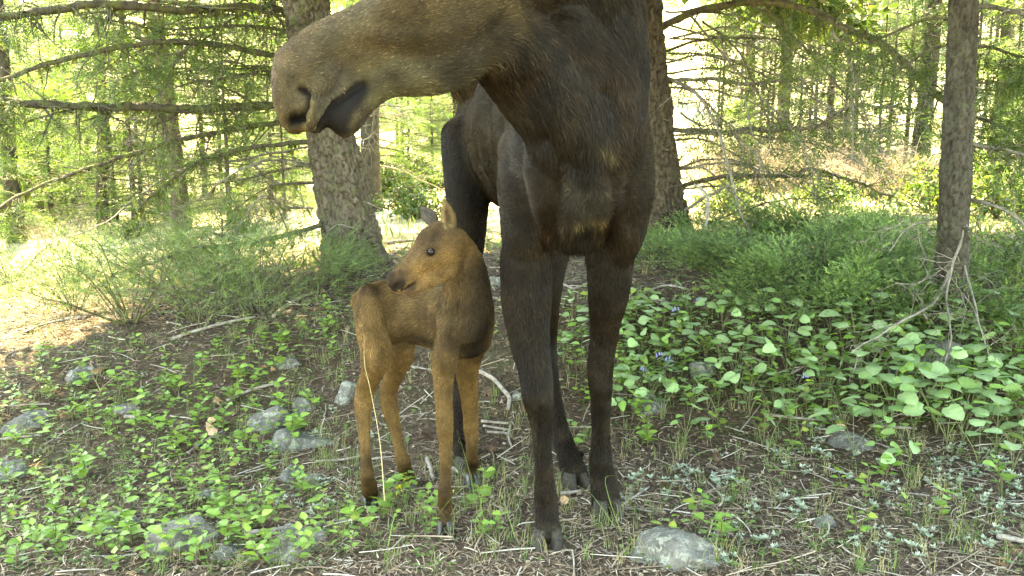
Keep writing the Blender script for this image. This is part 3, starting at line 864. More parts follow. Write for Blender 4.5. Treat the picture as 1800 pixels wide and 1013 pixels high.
SP = [spray(22, .16, .045, .0055, np.random.default_rng(i)) for i in range(3)]          # near fir shoot
SPB = [spray(12, .34, .13, .022, np.random.default_rng(10 + i), .3) for i in range(3)]   # shoot of a far fir
SPL = [spray(16, .26, .08, .010, np.random.default_rng(30 + i), .3) for i in range(3)]  # shoot of a middle-distance fir
SPC = [spray(8, .5, .22, .075, np.random.default_rng(20 + i), .35) for i in range(2)]   # high crown, never seen close
GREENS = np.array([(.075, .105, .028), (.055, .085, .026), (.10, .125, .034), (.045, .068, .024)])

def foliage(mbs, pts, dirs, rng, tmpl, scale=(.7, 1.3), cols=GREENS, jit=.45, bright=1.0):
    pts = np.asarray(pts, float); N = len(pts)
    if not N: return
    d = unit(np.asarray(dirs, float) + rng.normal(size=(N, 3)) * .25)
    R = frames(d, jit, rng) * rng.uniform(*scale, N)[:, None, None]
    c = cols[rng.integers(0, len(cols), N)] * rng.uniform(.75, 1.3, (N, 1)) * bright
    which = rng.integers(0, len(tmpl), N)
    for k, (tv, tf) in enumerate(tmpl):
        s = which == k
        if s.any():
            V, F, C = scatter(tv, tf, R[s], pts[s], None, c[s])
            mbs.add(V, F, C)

def branch(parent, keys, r0, r1, mat, rng, ntw=14, Ltw=.5, droop=.3, leaf=0.0, tmpl=None, cols=GREENS, depth=2, lichen=0, spread=1.0, bright=1.0, knob=.18, frm=.08):
    """one limb with its side twigs; its needles are a sub-part of kind stuff"""
    path = catmull(np.array(keys, float), 9)
    path = path + np.stack([noise(path, .16, 1), noise(path, .16, 2), noise(path, .16, 3)], 1) * .012
    f = np.linspace(0, 1, len(path))
    rad = (r0 * (1 - f) + r1 * f) * (1 + knob * noise(path, .05, 4))
    mb = MB(); V, F = tube(path, rad, 8); mb.add(V, F)
    tips = []
    twigs_on(mb, path, rad, ntw, Ltw, rng, depth, droop, spread, tips, frm)
    b = link('branch', mb.mesh('branch', mat, usecol=False), parent)
    if leaf > 0 and tips:
        n = int(len(tips) * leaf)
        ix = rng.integers(0, len(tips), n)
        fb = MB(); foliage(fb, [tips[i][0] for i in ix], [tips[i][1] for i in ix], rng, tmpl or SP, cols=cols, bright=bright)
        tag(link('foliage', fb.mesh('foliage', M_needle, smooth=False), b), kind='stuff')
    if lichen:
        lb = MB()
        for _ in range(lichen):
            i = rng.integers(2, len(path)); p = path[i] + np.array([rng.normal() * rad[i] * .6, rng.normal() * rad[i] * .6, 0])
            for q in range(5):
                l = rng.uniform(.02, .075); e = p + np.array([rng.normal() * .018, rng.normal() * .018, -l])
                w = np.array([rng.normal(), rng.normal(), 0]); w = unit(w) * rng.uniform(.003, .009)
                lb.add([p - w, (p + e) / 2 - w * 1.6, e, (p + e) / 2 + w * 1.6], np.array([(0, 1, 2, 3)]), np.array([.14, .15, .05]) * rng.uniform(.6, 1.3))
        tag(link('lichen', lb.mesh('lichen', M_lichen, smooth=False), b), kind='stuff')
    return b

def crown_mesh(name, h, z0, r, nbr, per, rng, tmpl, cols=GREENS, bright=1.0, droop=.25, limbs=True, shape=.8, mat=None):
    """whorls of limbs clothed in shoots, gaps between; returns the foliage mesh and the limb mesh"""
    fb, lb = MB(), MB(); pts, dirs = [], []
    for i in range(nbr):
        f = (i + rng.random()) / nbr
        z = z0 + (h - z0) * f ** 1.15
        L = r * (max(1 - (z - z0) / (h - z0 + .01), 0) ** shape * .92 + .08) * rng.uniform(.55, 1.15)
        a = rng.uniform(0, 6.283); d = np.array([math.cos(a), math.sin(a), rng.uniform(-.1, .25)])
        k = 7; p = np.array([0, 0, z]); path = [p]
        for q in range(k):
            d = unit(d + np.array([rng.normal() * .1, rng.normal() * .1, -droop * .3 + .07 * q * droop]))
            p = p + d * L / k; path.append(p)
        path = np.array(path)
        if limbs:
            V, F = tube(path, np.linspace(.008 + .012 * L, .003, k + 1), 4); lb.add(V, F)
        n = max(int(per * L / r * rng.uniform(.6, 1.3)), 3)
        t = rng.uniform(.18, 1, n) ** .8 * (k - .01); ii = t.astype(int)
        pp = path[ii] + (path[ii + 1] - path[ii]) * (t - ii)[:, None]
        tt = unit(path[ii + 1] - path[ii])
        side = np.cross(tt, [0, 0, 1.0]) * np.where(rng.random(n) < .5, -1, 1)[:, None]
        off = rng.uniform(0, .35, n)[:, None] * L * (1 - t / k * .6)[:, None]
        pts.append(pp + side * off * .7 + np.array([0, 0, 1]) * rng.normal(size=(n, 1)) * .05 - np.array([0, 0, .25]) * off * droop)
        dirs.append(tt * .9 + side * rng.uniform(.1, 1.1, (n, 1)) + np.array([0, 0, -droop * .5]))
    foliage(fb, np.concatenate(pts), np.concatenate(dirs), rng, tmpl, cols=cols, bright=bright)
    return fb.mesh(name, mat or M_needle2, smooth=False), (lb.mesh('limbs', M_branch, usecol=False) if limbs else None)

# ---- the three big trees that frame the animals
def big_tree(name, label, base, top_dir, h, r0, mat, plate, depth, crown, flare, seed, cat='tree', step=.012, bends=(0, 0)):
    rng = np.random.default_rng(seed)
    base = np.asarray(base, float)
    t = empty(name, base); tag(t, label, cat)
    z = np.array([-.12, .35, .9, 1.6, 2.4, 3.4, 5, 7, h])
    path = np.stack([top_dir[0] * z + bends[0] * np.sin(z * 1.1), top_dir[1] * z + bends[1] * np.sin(z * .9), z], 1)
    rad = r0 * np.clip(1 - z / h * .85, .08, 1)
    link('trunk', trunk_mesh('trunk', path, rad, mat, plate, depth, 2.9, step, None, 2.6, flare, seed), t)
    if crown:
        z0, cr, nb, per = crown
        cm, lm = crown_mesh('crown', h + .5, z0, cr, nb, per, rng, SPC, droop=.35, mat=M_needle)
        o = link('crown', cm, t, (top_dir[0] * 2, top_dir[1] * 2, 0)); tag(o, kind='stuff')
        tag(link('limbs', lm, t, o.location.copy()), kind='stuff')
    return t, base

def stubs(t, top_dir, r0, h, n, seed, mat):
    """broken off dead limbs left on a trunk, each a part"""
    rs = np.random.default_rng(seed)
    for _ in range(n):
        z = rs.uniform(.4, 2.7); a = rs.uniform(0, 6.283); d = np.array([math.cos(a), math.sin(a), rs.uniform(-.35, .3)]); l = rs.uniform(.05, .22); r = r0 * (1 - z / h * .85)
        p = np.array([top_dir[0] * z, top_dir[1] * z, z]) + d * np.array([1, 1, 0]) * r * .85
        path = np.array([p, p + d * l * .5, p + d * l + rs.normal(size=3) * .012])
        V, F = tube(catmull(path, 4), np.linspace(.011, .005, 9) * rs.uniform(.5, 1.1), 6)
        link('stub', mesh_np('stub', V, F, mat), t)

def local(base, keys): return [P(*k) - base for k in keys]

T1, b1 = big_tree('fir_tree', 'big rough barked fir trunk with long mossy branches behind the calf', G(622, 474) + np.array([0, .18, 0]), (-.172, .02), 10.5, .215, M_bark_fir, .040, .026, (3.0, 2.75, 120, 85), .38, 1, bends=(.0, 0))
d0 = depth_of(b1)
stubs(T1, (-.172, .02), .215, 10.5, 14, 31, M_dead)
rng = np.random.default_rng(5)
YG = np.array([(.090, .130, .042), (.072, .110, .036), (.115, .15, .05), (.055, .09, .032)])
for keys, r0, r1, ntw, leaf in (
    ([(520, 22, d0), (430, 12, d0 - .3), (330, 18, d0 - .7), (180, 8, d0 - 1.3), (60, 22, d0 - 1.7), (-40, 34, d0 - 2)], .026, .020, 34, .55),
    ([(520, 106, d0), (380, 80, d0 - .5), (270, 75, d0 - .9), (150, 95, d0 - 1.3), (0, 140, d0 - 1.7), (-60, 165, d0 - 1.9)], .020, .011, 30, .5),
    ([(530, 180, d0), (380, 190, d0 - .4), (270, 190, d0 - .8), (150, 188, d0 - 1.3), (0, 180, d0 - 1.8), (-60, 178, d0 - 2)], .028, .021, 40, .6),
    ([(540, 204, d0), (400, 230, d0 - .2), (280, 257, d0 - .5), (160, 295, d0 - .8), (60, 330, d0 - 1), (-20, 375, d0 - 1.2)], .018, .008, 26, .4),
    ([(545, 248, d0), (430, 262, d0 - .2), (340, 290, d0 - .4), (270, 340, d0 - .6), (235, 375, d0 - .8)], .016, .005, 18, .2),
    ([(550, 288, d0), (430, 315, d0 + .1), (350, 330, d0 + .2)], .010, .004, 10, .1),
    ([(560, 322, d0), (470, 330, d0 - .2), (410, 370, d0 - .3)], .009, .003, 10, 0),
    ([(575, 395, d0 - .1), (430, 428, d0 - .4), (330, 440, d0 - .6), (180, 492, d0 - .9)], .017, .006, 18, .15),
    ([(535, 60, d0), (420, 45, d0 - .4), (300, 50, d0 - .7), (160, 30, d0 - 1)], .012, .005, 22, .7),
    ([(535, 140, d0 + .1), (420, 130, d0 - .2), (300, 120, d0 - .3), (200, 140, d0 - .5), (120, 170, d0 - .6)], .011, .004, 22, .5)):
    branch(T1, local(b1, keys), r0 * 1.25, r1 * 1.25, M_branch, rng, int(ntw * 1.4), .66, .45, leaf * .6, SP, YG, 2, lichen=40 if r0 > .015 else 8)
for i_ in range(12):                            # thinner limbs between the big ones
    u0, v0 = rng.uniform(540, 575), rng.uniform(-60, 380); dd = rng.uniform(-.15, .15); dv = rng.uniform(-140, 230); f_ = rng.uniform(.3, .95)
    ks = [(u0 - (u0 + 30) * f_ * t_, v0 + dv * t_ ** rng.uniform(1.0, 1.8) - 25 * math.sin(3 * t_) * rng.uniform(-1, 1.5) + rng.normal() * 9, d0 + dd - rng.uniform(-.3, 1.6) * t_) for t_ in (0, .25, .5, .75, 1.0)]
    branch(T1, local(b1, ks), .011, .004, M_branch if i_ % 3 else M_dead, rng, 34, .6, .5, .16 if i_ % 3 else .03, SP, YG, 2, lichen=4)
branch(T1, local(b1, [(560, 442, d0 - .2), (580, 405, d0 - .35), (600, 396, d0 - .5), (625, 404, d0 - .6)]), .008, .003, M_dead, rng, 4, .2, .1)

T2, b2 = big_tree('fir_tree', 'brown fir trunk right behind the cow with arching bare branches', G(1172, 412) + np.array([0, .15, 0]), (-.115, .02), 10, .185, M_bark_red, .036, .024, (3.0, 3.3, 120, 76), .55, 2, bends=(0, 0))
d0 = depth_of(b2); stubs(T2, (-.115, .02), .185, 10, 16, 32, M_dead)
for keys, r0, r1, ntw, lf in (
    ([(1160, 50, d0), (1240, 15, d0 - .4), (1350, 4, d0 - .9), (1440, 24, d0 - 1.5), (1490, 52, d0 - 1.9), (1560, 82, d0 - 2.2), (1620, 140, d0 - 2.5), (1664, 182, d0 - 2.7)], .036, .022, 34, .16),
    ([(1165, 92, d0), (1230, 72, d0 - .1), (1340, 68, d0 - .3), (1390, 72, d0 - .4)], .016, .006, 14, .1),
    ([(1172, 146, d0), (1230, 139, d0 - .1), (1330, 146, d0 - .4), (1400, 140, d0 - .6), (1420, 152, d0 - .7)], .022, .010, 16, .05),
    ([(1172, 138, d0 - .1), (1220, 160, d0 - .4), (1260, 222, d0 - .7), (1280, 292, d0 - 1), (1300, 370, d0 - 1.2), (1322, 410, d0 - 1.3)], .018, .006, 18, 0),
    ([(1182, 228, d0), (1260, 231, d0 - .1), (1360, 226, d0 - .4), (1440, 222, d0 - .7), (1470, 200, d0 - .9), (1520, 184, d0 - 1.1), (1590, 192, d0 - 1.4)], .024, .010, 26, .08),
    ([(1190, 330, d0), (1280, 310, d0 - .2), (1390, 311, d0 - .5), (1420, 297, d0 - .6), (1500, 320, d0 - .9), (1570, 347, d0 - 1.2)], .024, .009, 26, .1),
    ([(1200, 372, d0 - .1), (1250, 340, d0 - .5), (1290, 322, d0 - .8)], .016, .008, 6, 0),
    ([(1240, 398, d0 - .6), (1300, 373, d0 - .8), (1380, 352, d0 - .9), (1460, 350, d0 - 1)], .010, .004, 12, .1),
    ([(1345, 8, d0 - .9), (1390, 60, d0 - 1), (1450, 122, d0 - 1.1), (1500, 182, d0 - 1.2), (1530, 230, d0 - 1.2)], .014, .005, 22, .12),
    ([(1462, 50, d0 - 1.7), (1500, 120, d0 - 1.8), (1512, 170, d0 - 1.8), (1535, 240, d0 - 1.8)], .012, .005, 14, 0),
    ([(1478, 62, d0 - 1.8), (1498, 130, d0 - 1.9), (1500, 200, d0 - 1.9), (1498, 285, d0 - 1.9)], .010, .004, 14, 0),
    ([(1235, 38, d0 - .4), (1290, 80, d0 - .6), (1330, 160, d0 - .8), (1350, 210, d0 - .9), (1372, 220, d0 - .9)], .011, .004, 18, .1),
    ([(1262, 60, d0 - .4), (1300, 150, d0 - .7), (1330, 260, d0 - .9), (1350, 330, d0 - 1)], .009, .003, 16, 0),
    ([(1215, 28, d0 - .3), (1300, 130, d0 - .6), (1400, 240, d0 - 1), (1440, 330, d0 - 1.2)], .011, .004, 20, 0),
    ([(1190, 180, d0 - .1), (1222, 182, d0 - .2)], .012, .007, 2, 0)):
    branch(T2, local(b2, keys), r0, r1, M_dead if lf < .1 else M_branch, rng, int(ntw * 1.25), .55, .55, lf, SPL, YG, 2, lichen=18 if r0 > .02 else 0)
for i_ in range(16):
    u0, v0 = rng.uniform(1165, 1195), rng.uniform(10, 360); dv = rng.uniform(30, 200); f_ = rng.uniform(150, 430)
    ks = [(u0 + f_ * t_, v0 - 20 * math.sin(t_ * 3) + dv * t_ ** 1.8 + rng.normal() * 7, d0 - rng.uniform(-.4, 1.4) * t_) for t_ in (0, .25, .5, .75, 1.0)]
    branch(T2, local(b2, ks), .011, .004, M_dead, rng, 36, .55, .5, .03, SPL, YG, 2)
branch(T2, local(b2, [(1222, 325, d0 - 1), (1242, 345, d0 - 1.3), (1238, 400, d0 - 1.6), (1215, 470, d0 - 1.8), (1201, 535, d0 - 1.95)]), .0135, .009, M_pale, rng, 3, .22, .2)
branch(T2, local(b2, [(1237, 410, d0 - 1.6), (1285, 450, d0 - 1.7), (1340, 500, d0 - 1.8)]), .008, .004, M_dead, rng, 3, .2, .2)

T3, b3 = big_tree('fir_tree', 'slim scaly grey conifer trunk with pale dead sticks among the junipers', G(1668, 575), (-.03, .01), 8.5, .085, M_bark_grey, .026, .009, (2.6, 2.9, 92, 80), .22, 3, step=.008, bends=(0, 0))
d0 = depth_of(b3)
for keys, r0, r1, ntw, lf, mt in (
    ([(1690, 38, d0), (1640, 30, d0 + .2), (1560, 62, d0 + .5), (1490, 80, d0 + .8)], .010, .004, 16, .2, M_branch),
    ([(1680, 76, d0), (1635, 88, d0 + .1), (1600, 112, d0 + .2), (1560, 130, d0 + .3)], .010, .004, 12, .2, M_branch),
    ([(1700, 12, d0), (1745, 12, d0 - .2), (1800, 27, d0 - .4), (1850, 36, d0 - .5)], .017, .012, 12, .1, M_dead),
    ([(1700, 78, d0), (1760, 90, d0 - .1), (1830, 108, d0 - .2)], .010, .006, 14, .5, M_branch),
    ([(1695, 250, d0), (1750, 262, d0 - .1), (1840, 280, d0 - .3)], .012, .007, 16, .4, M_dead),
    ([(1695, 200, d0), (1760, 222, d0 + .2), (1830, 262, d0 + .4)], .010, .005, 18, .6, M_branch),
    ([(1690, 345, d0), (1740, 362, d0 - .2), (1780, 382, d0 - .3), (1830, 430, d0 - .4)], .011, .006, 12, .3, M_dead),
    ([(1690, 150, d0), (1740, 145, d0 + .3), (1830, 160, d0 + .6)], .010, .005, 18, .6, M_branch),
    ([(1675, 470, d0 - .1), (1640, 535, d0 - .3), (1570, 575, d0 - .5), (1500, 620, d0 - .7)], .010, .003, 18, 0, M_dead),
    ([(1690, 330, d0 - .08), (1694, 400, d0 - .16), (1676, 470, d0 - .2), (1663, 530, d0 - .3), (1672, 600, d0 - .5), (1640, 690, d0 - .7)], .010, .003, 14, 0, M_dead),
    ([(1690, 440, d0 - .05), (1710, 520, d0 - .3), (1730, 600, d0 - .5), (1745, 650, d0 - .6)], .007, .002, 14, 0, M_dead),
    ([(1665, 380, d0), (1600, 400, d0 - .1), (1560, 440, d0 - .2)], .007, .003, 10, 0, M_dead),
    ([(1660, 480, d0), (1610, 500, d0 - .2), (1570, 495, d0 - .3)], .007, .003, 12, 0, M_dead)):
    branch(T3, local(b3, keys), r0, r1, mt, rng, ntw, .42, .35, lf, SP, YG, 2)

# ---- trees further back
def trunk_simple(h, r, seed, mat, lean=(0, 0)):
    z = np.array([-.15, .5, 1.3, 2.2, 3.5, 5.5, h])
    rs = np.random.default_rng(seed)
    path = np.stack([lean[0] * z + rs.normal(0, .012, 7), lean[1] * z + rs.normal(0, .012, 7), z], 1)
    return trunk_mesh('trunk', path, r * np.clip(1 - z / h * .88, .06, 1), mat, max(r * .42, .035), r * .10, 2.6, .03, 26, 1.7, .3, seed)

def dead_limbs(h0, h1, n, L, seed, mat=None, droop=.5):
    rs = np.random.default_rng(seed); mb = MB()
    for _ in range(n):
        z = rs.uniform(h0, h1); a = rs.uniform(0, 6.283); d = np.array([math.cos(a), math.sin(a), rs.uniform(-.1, .2)])
        p = np.array([0, 0, z]); path = [p]; l = L * rs.uniform(.4, 1.1)
        for q in range(6):
            d = unit(d + rs.normal(size=3) * .14 + np.array([0, 0, -droop * .12])); p = p + d * l / 6; path.append(p)
        rr = np.linspace(.011, .003, 7)
        V, F = tube(path, rr, 4); mb.add(V, F)
        twigs_on(mb, np.array(path), rr, 7, l * .55, rs, 2, droop, 1.0, None, .1)
    return mb.mesh('branches', mat or M_dead, usecol=False)

BT = {}
BRIGHT = np.array([(.115, .17, .062), (.095, .15, .052), (.15, .20, .08), (.08, .13, .05)])
for i in range(3):   # tall firs: long bare trunk, crown overhead
    rs = np.random.default_rng(100 + i)
    cm, lm = crown_mesh('crown', 9.5, 2.3 + .3 * i, 1.9, 60, 42, rs, SPB, cols=BRIGHT, droop=.4)
    BT['tall', i] = (trunk_simple(9.5, .12, 100 + i, M_bark_red if i != 1 else M_bark_grey), cm, lm, dead_limbs(.5, 3.2, 22, 1.3, 100 + i))
for i in range(3):   # saplings clothed to the ground
    rs = np.random.default_rng(120 + i)
    cm, lm = crown_mesh('crown', 3.6, .25, 1.15, 60, 34, rs, SPL, cols=BRIGHT, droop=.3)
    BT['young', i] = (trunk_simple(3.7, .045, 120 + i, M_bark_grey), cm, lm, None)
for i in range(2):   # far trees of the slope
    rs = np.random.default_rng(140 + i)
    cm, lm = crown_mesh('crown', 9.0, .9, 2.1, 70, 26, rs, [(v * 1.5, f) for v, f in SPB], cols=BRIGHT, droop=.4)
    BT['far', i] = (trunk_simple(9.0, .13, 140 + i, M_bark_red), cm, lm, None)

def bg_tree(kind, i, pos, label, scale=1.0, rz=0.0, group=None, lean=(0, 0), name='fir_tree'):
    tr, cm, lm, dl = BT[kind, i]
    t = empty(name, pos, rz, scale); tag(t, label, 'tree', group)
    t.rotation_euler = (lean[1], lean[0], rz)
    link('trunk', tr, t)
    if cm: tag(link('crown', cm, t), kind='stuff')
    if lm: tag(link('limbs', lm, t), kind='stuff')
    if dl: tag(link('dead_branches', dl, t), kind='stuff')
    return t

bg_tree('tall', 0, G(322, 405), 'reddish fir trunk standing behind the long mossy branches', 1.0, .5, lean=(-.06, 0))
BT['snag', 0] = (trunk_simple(5.2, .12, 150, M_bark_grey), None, None, dead_limbs(.5, 4.6, 30, 1.0, 150))
bg_tree('snag', 0, G(32, 425), 'pale grey fir trunk near the edge of the sunlit ground', 1.05, 2.0, lean=(-.04, 0))
bg_tree('tall', 2, G(185, 400), 'dim fir trunk half hidden by saplings between two clearer trunks', .8, 4.0, lean=(-.05, .02))
bg_tree('tall', 1, G(656, 372), 'straight slender fir trunk peeping out from behind the big fir', 1.15, 1.2)
bg_tree('tall', 0, G(1372, 318), 'thin reddish fir trunk seen through the arching bare branches', .95, 3.3)
bg_tree('tall', 2, G(1310, 300), 'thin pale fir trunk in the bright clearing', .9, 5.1)
bg_tree('tall', 1, G(1618, 322), 'hazy fir trunk beside the slim scaly conifer', 1.2, .2)
bg_tree('tall', 0, G(1455, 300), 'narrow dark fir trunk above the dead brush', .6, 2.2)
bg_tree('tall', 2, G(1745, 330), 'fir trunk behind the green boughs at the sunlit edge', 1.0, 4.4)
YL = 'young fir with airy yellow green boughs'
for n_, (u, v, i, s, w) in enumerate([(-40, 440, 0, .9, 'at the outer edge of the sunlit patch'), (95, 395, 1, .85, 'in front of the dim trunk'), (250, 385, 2, .8, 'just beside the reddish trunk'),
        (405, 400, 0, .85, 'between the reddish trunk and the big fir'), (480, 380, 1, .8, 'close behind the big fir'), (160, 350, 1, 1.1, 'deep behind the mossy branches'),
        (360, 345, 2, 1.1, 'behind the reddish trunk'), (20, 345, 0, 1.2, 'behind the pale grey trunk'), (720, 318, 1, .7, 'in the bright gap beside the big fir'), (800, 300, 2, .8, 'behind the back of the cow'),
        (1260, 285, 0, .7, 'in the clearing beside the brown trunk'), (1420, 290, 2, .75, 'above the dead brush'), (1560, 300, 1, .9, 'beside the slim scaly conifer'),
        (1700, 345, 0, .9, 'behind the slim scaly conifer'), (1790, 365, 2, .85, 'at the edge beyond the slim conifer'), (1500, 270, 0, 1.1, 'far up behind the dead brush'), (130, 360, 2, 1.2, 'between the dim trunk and the pale grey trunk'), (290, 350, 0, 1.2, 'a little way behind the reddish trunk'), (520, 350, 2, 1.0, 'hard behind the big fir'), (440, 345, 1, 1.15, 'far behind the gap left of the big fir'), (70, 340, 2, 1.25, 'far behind the pale grey trunk'), (-160, 400, 1, 1.0, 'past the edge near the pale grey trunk'), (-330, 380, 2, 1.15, 'well past the edge near the sunlit patch'), (-260, 350, 0, 1.2, 'far past the edge by the sunlit patch'), (1950, 370, 1, 1.0, 'past the frame edge beyond the slim conifer')]):
    bg_tree('young', i, G(u, v), YL + ' ' + w, s, n_ * 1.7, name='young_fir_tree')
def SEEN(q):
    for lim, w in ((-.48, 'past the pale grey trunk'), (-.34, 'left of the reddish trunk'), (-.23, 'between the reddish trunk and the big fir'), (-.05, 'through the gap beside the big fir'), (.12, 'behind the cow'),
                   (.24, 'just beyond the brown trunk'), (.34, 'through the arching bare branches'), (.44, 'left of the slim scaly conifer'), (9, 'right of the slim scaly conifer')):
        if q < lim: return w
rs = np.random.default_rng(19)
BT['bare', 0] = (trunk_simple(4.2, .035, 160, M_bark_grey), None, None, dead_limbs(.2, 4.0, 60, 1.1, 160, None, .9))
BT['bare', 1] = (trunk_simple(4.6, .04, 161, M_bark_grey), None, None, dead_limbs(.2, 4.4, 60, 1.2, 161, None, .6))
BW = ['near the big fir', 'in the bright gap', 'beside the brown trunk', 'under the great arching branch', 'amid the dead brush', 'left of the slim conifer', 'right of the slim conifer']
for n_, (u, v, i, s) in enumerate([(1265, 325, 0, .8), (1335, 300, 1, .9), (1400, 330, 0, .8), (1480, 310, 1, .85), (1540, 330, 0, .85), (1590, 300, 1, 1.0), (1720, 330, 0, .9), (1770, 320, 1, .9), (500, 385, 0, .7), (390, 370, 1, .8), (280, 370, 0, .8), (120, 375, 1, .8), (700, 300, 1, .9), (760, 305, 0, .8), (1430, 285, 0, 1.1), (1300, 280, 1, 1.0)]):
    w_ = BW[0] if u < 600 and u > 350 else 'among the left hand saplings' if u < 400 else BW[1] if u < 900 else BW[2] if u < 1300 else BW[3] if u < 1420 else BW[4] if u < 1500 else BW[5] if u < 1650 else BW[6]
    bg_tree('bare', i, G(u, v), ('upright' if i else 'drooping') + ' bare dead sapling ' + w_ + (', nearer' if v > 320 else ', further off'), s, n_ * 1.37, 'bare dead saplings', name='bare_sapling')
for n_ in range(34):                                 # saplings on the first rise of the slope
    y = rs.uniform(14, 27); x = rs.uniform(-.62, .62) * y; s = rs.uniform(.6, 1.15)
    if .13 < x / y < .46 and n_ % 3: continue          # the clearing right of the cow stays open
    bg_tree('young', n_ % 3, (x, y, gz(x, y) - .05), ('bushy ', 'slender ', 'wide ')[n_ % 3] + ('low ' if s < .8 else 'tall ') + 'sapling on the rise, ' + SEEN(x / y), s, rs.uniform(0, 6.3), 'saplings on the rise behind', name='young_fir_tree')
rs = np.random.default_rng(9)
k = 0
while k < 56:
    y = rs.uniform(21, 75); x = rs.uniform(-.85, .8) * y
    if rs.random() < (.55 if .12 < x / y < .46 else .2) and x > 0: continue
    s = rs.uniform(.55, 1.1)
    bg_tree('far', k % 2, (x, y, gz(x, y) - .1), ('tall ' if s > .85 else 'short ') + 'distant fir ' + ('high up' if y > 48 else 'low') + ' on the slope, ' + SEEN(x / y), s, rs.uniform(0, 6.3), 'firs on the far slope'); k += 1
# ------------------------------------------------------------------ shrubs
M_jun = leaf_mat('juniper_needles', (1, 1, 1), .35, .5, .22, .35)
M_leafshrub = leaf_mat('shrub_leaves', (1, 1, 1), .45, .5, .25, .35)
JG = np.array([(.060, .095, .030), (.075, .115, .036), (.048, .078, .030), (.10, .145, .045)])
SPJ = [spray(22, .075, .020, .0044, np.random.default_rng(40 + i), .8, ang=(.5, .95)) for i in range(3)]
SPF = [spray(20, .11, .021, .0036, np.random.default_rng(50 + i), .7, ang=(.45, .9)) for i in range(3)]

def arc_stems(rng, n, R, H, base_r=.05, droop=.5, up=.6):
    out = []
    for _ in range(n):
        a = rng.uniform(0, 6.283); reach = R * rng.uniform(.25, 1.0) ** .7; hh = H * rng.uniform(.45, 1.05) * (1 - .55 * (reach / R) ** 2)
        t = np.linspace(0, 1, 9)[:, None]
        p0 = np.array([math.cos(a), math.sin(a), 0]) * base_r * rng.random()
        tip = np.array([math.cos(a) * reach, math.sin(a) * reach, hh])
        mid = p0 * .4 + tip * .6 + np.array([0, 0, up * hh * .45]) * rng.uniform(.3, 1.1)
        path = (1 - t) ** 2 * p0 + 2 * t * (1 - t) * mid + t * t * tip
        path = path + np.stack([noise(path + a * 3, .15, 1), noise(path + a * 3, .15, 2), noise(path + a * 3, .15, 3)], 1) * .03 * t
        out.append(path)
    return out

def juniper(seed, R, H, nst, per, tmpl, cols=JG, up=.6, mat=None, lift=.25):
    rng = np.random.default_rng(seed)
    sb, fb = MB(), MB(); pts, dirs = [], []
    for path in arc_stems(rng, nst, R, H, .08, .5, up):
        V, F = tube(path, np.linspace(.009, .002, len(path)), 4); sb.add(V, F)
        n = int(per * rng.uniform(.5, 1.4)); t = rng.uniform(.3, 1, n) ** .7 * (len(path) - 1.01); ii = t.astype(int)
        pp = path[ii] + (path[ii + 1] - path[ii]) * (t - ii)[:, None]; tt = unit(path[ii + 1] - path[ii])
        jit = rng.normal(size=(n, 3)) * .055 * (R / .5); pts.append(pp + jit)
        dirs.append(tt * .7 + rng.normal(size=(n, 3)) * .5 + np.array([0, 0, lift]))
    foliage(fb, np.concatenate(pts), np.concatenate(dirs), rng, tmpl, (.7, 1.35), cols, 1.5)
    return fb.mesh('foliage', mat or M_jun, smooth=False), sb.mesh('stems', M_branch, usecol=False)

def shrub(name, cat, meshes, pos, label, s=1.0, rz=0.0, group=None):
    t = empty(name, pos, rz, s); tag(t, label, cat, group)
    tag(link('foliage', meshes[0], t), kind='stuff'); tag(link('stems', meshes[1], t), kind='stuff')
    return t

TUFT = [spray(13, .042, .017, .0052, np.random.default_rng(45 + i), .9, ang=(.35, 1.0)) for i in range(3)]
def pads(seed, R, H, npad, per, cols, tmpl=None, grow=1.0, up=.35):
    """low mound made of flattish clumps of short shoots, gaps and dead stems between them"""
    rng = np.random.default_rng(seed); sb, fb = MB(), MB()
    for path in arc_stems(rng, npad, R, H, .1, .4, up):
        V, F = tube(path, np.linspace(.0065, .0022, len(path)), 4); sb.add(V, F)
        c = path[-1]; out = unit(np.array([c[0], c[1], .25])); r = rng.uniform(.09, .19) * grow; n = int(per * (r / .14 / grow) ** 2)
        q = rng.normal(size=(n, 3)) * np.array([r, r, r * .38]) * .62
        q[:, 2] -= .5 * (q[:, 0] ** 2 + q[:, 1] ** 2) / r
        q[:, 2] += .35 * (q[:, :2] @ out[:2])
        d = unit(q * np.array([1, 1, .6]) + 1e-5) * .8 + out * .5 + np.array([0, 0, .35]) + rng.normal(size=(n, 3)) * .35
        cc = cols[rng.integers(0, len(cols), n)] * rng.uniform(.8, 1.25, (n, 1)) * rng.uniform(.55, 1.4)
        fr = frames(d, .8, rng) * rng.uniform(.7, 1.4, n)[:, None, None]; w = rng.integers(0, 3, n)
        for k_, (tv, tf) in enumerate(tmpl or TUFT):
            s_ = w == k_
            if s_.any():
                V, F, C = scatter(tv, tf, fr[s_], c + q[s_], None, cc[s_]); fb.add(V, F, C)
        twigs_on(sb, path, np.linspace(.006, .002, len(path)), 3, .2, rng, 1, .1, 1, None, .3)
    return fb.mesh('foliage', M_jun, smooth=False), sb.mesh('stems', M_branch, usecol=False)
JG2 = np.array([(.095, .155, .058), (.125, .20, .070), (.070, .12, .048), (.175, .25, .085)])
JP = [pads(60 + i, .62, .42, 19, 115, JG2, None, 1.1) for i in range(4)]
FG = np.array([(.085, .125, .044), (.10, .145, .05), (.068, .105, .042), (.13, .165, .06)])
JF = [pads(70 + i, .80, .74, 17, 62, FG, SPF, 1.45, 1.15) for i in range(3)]
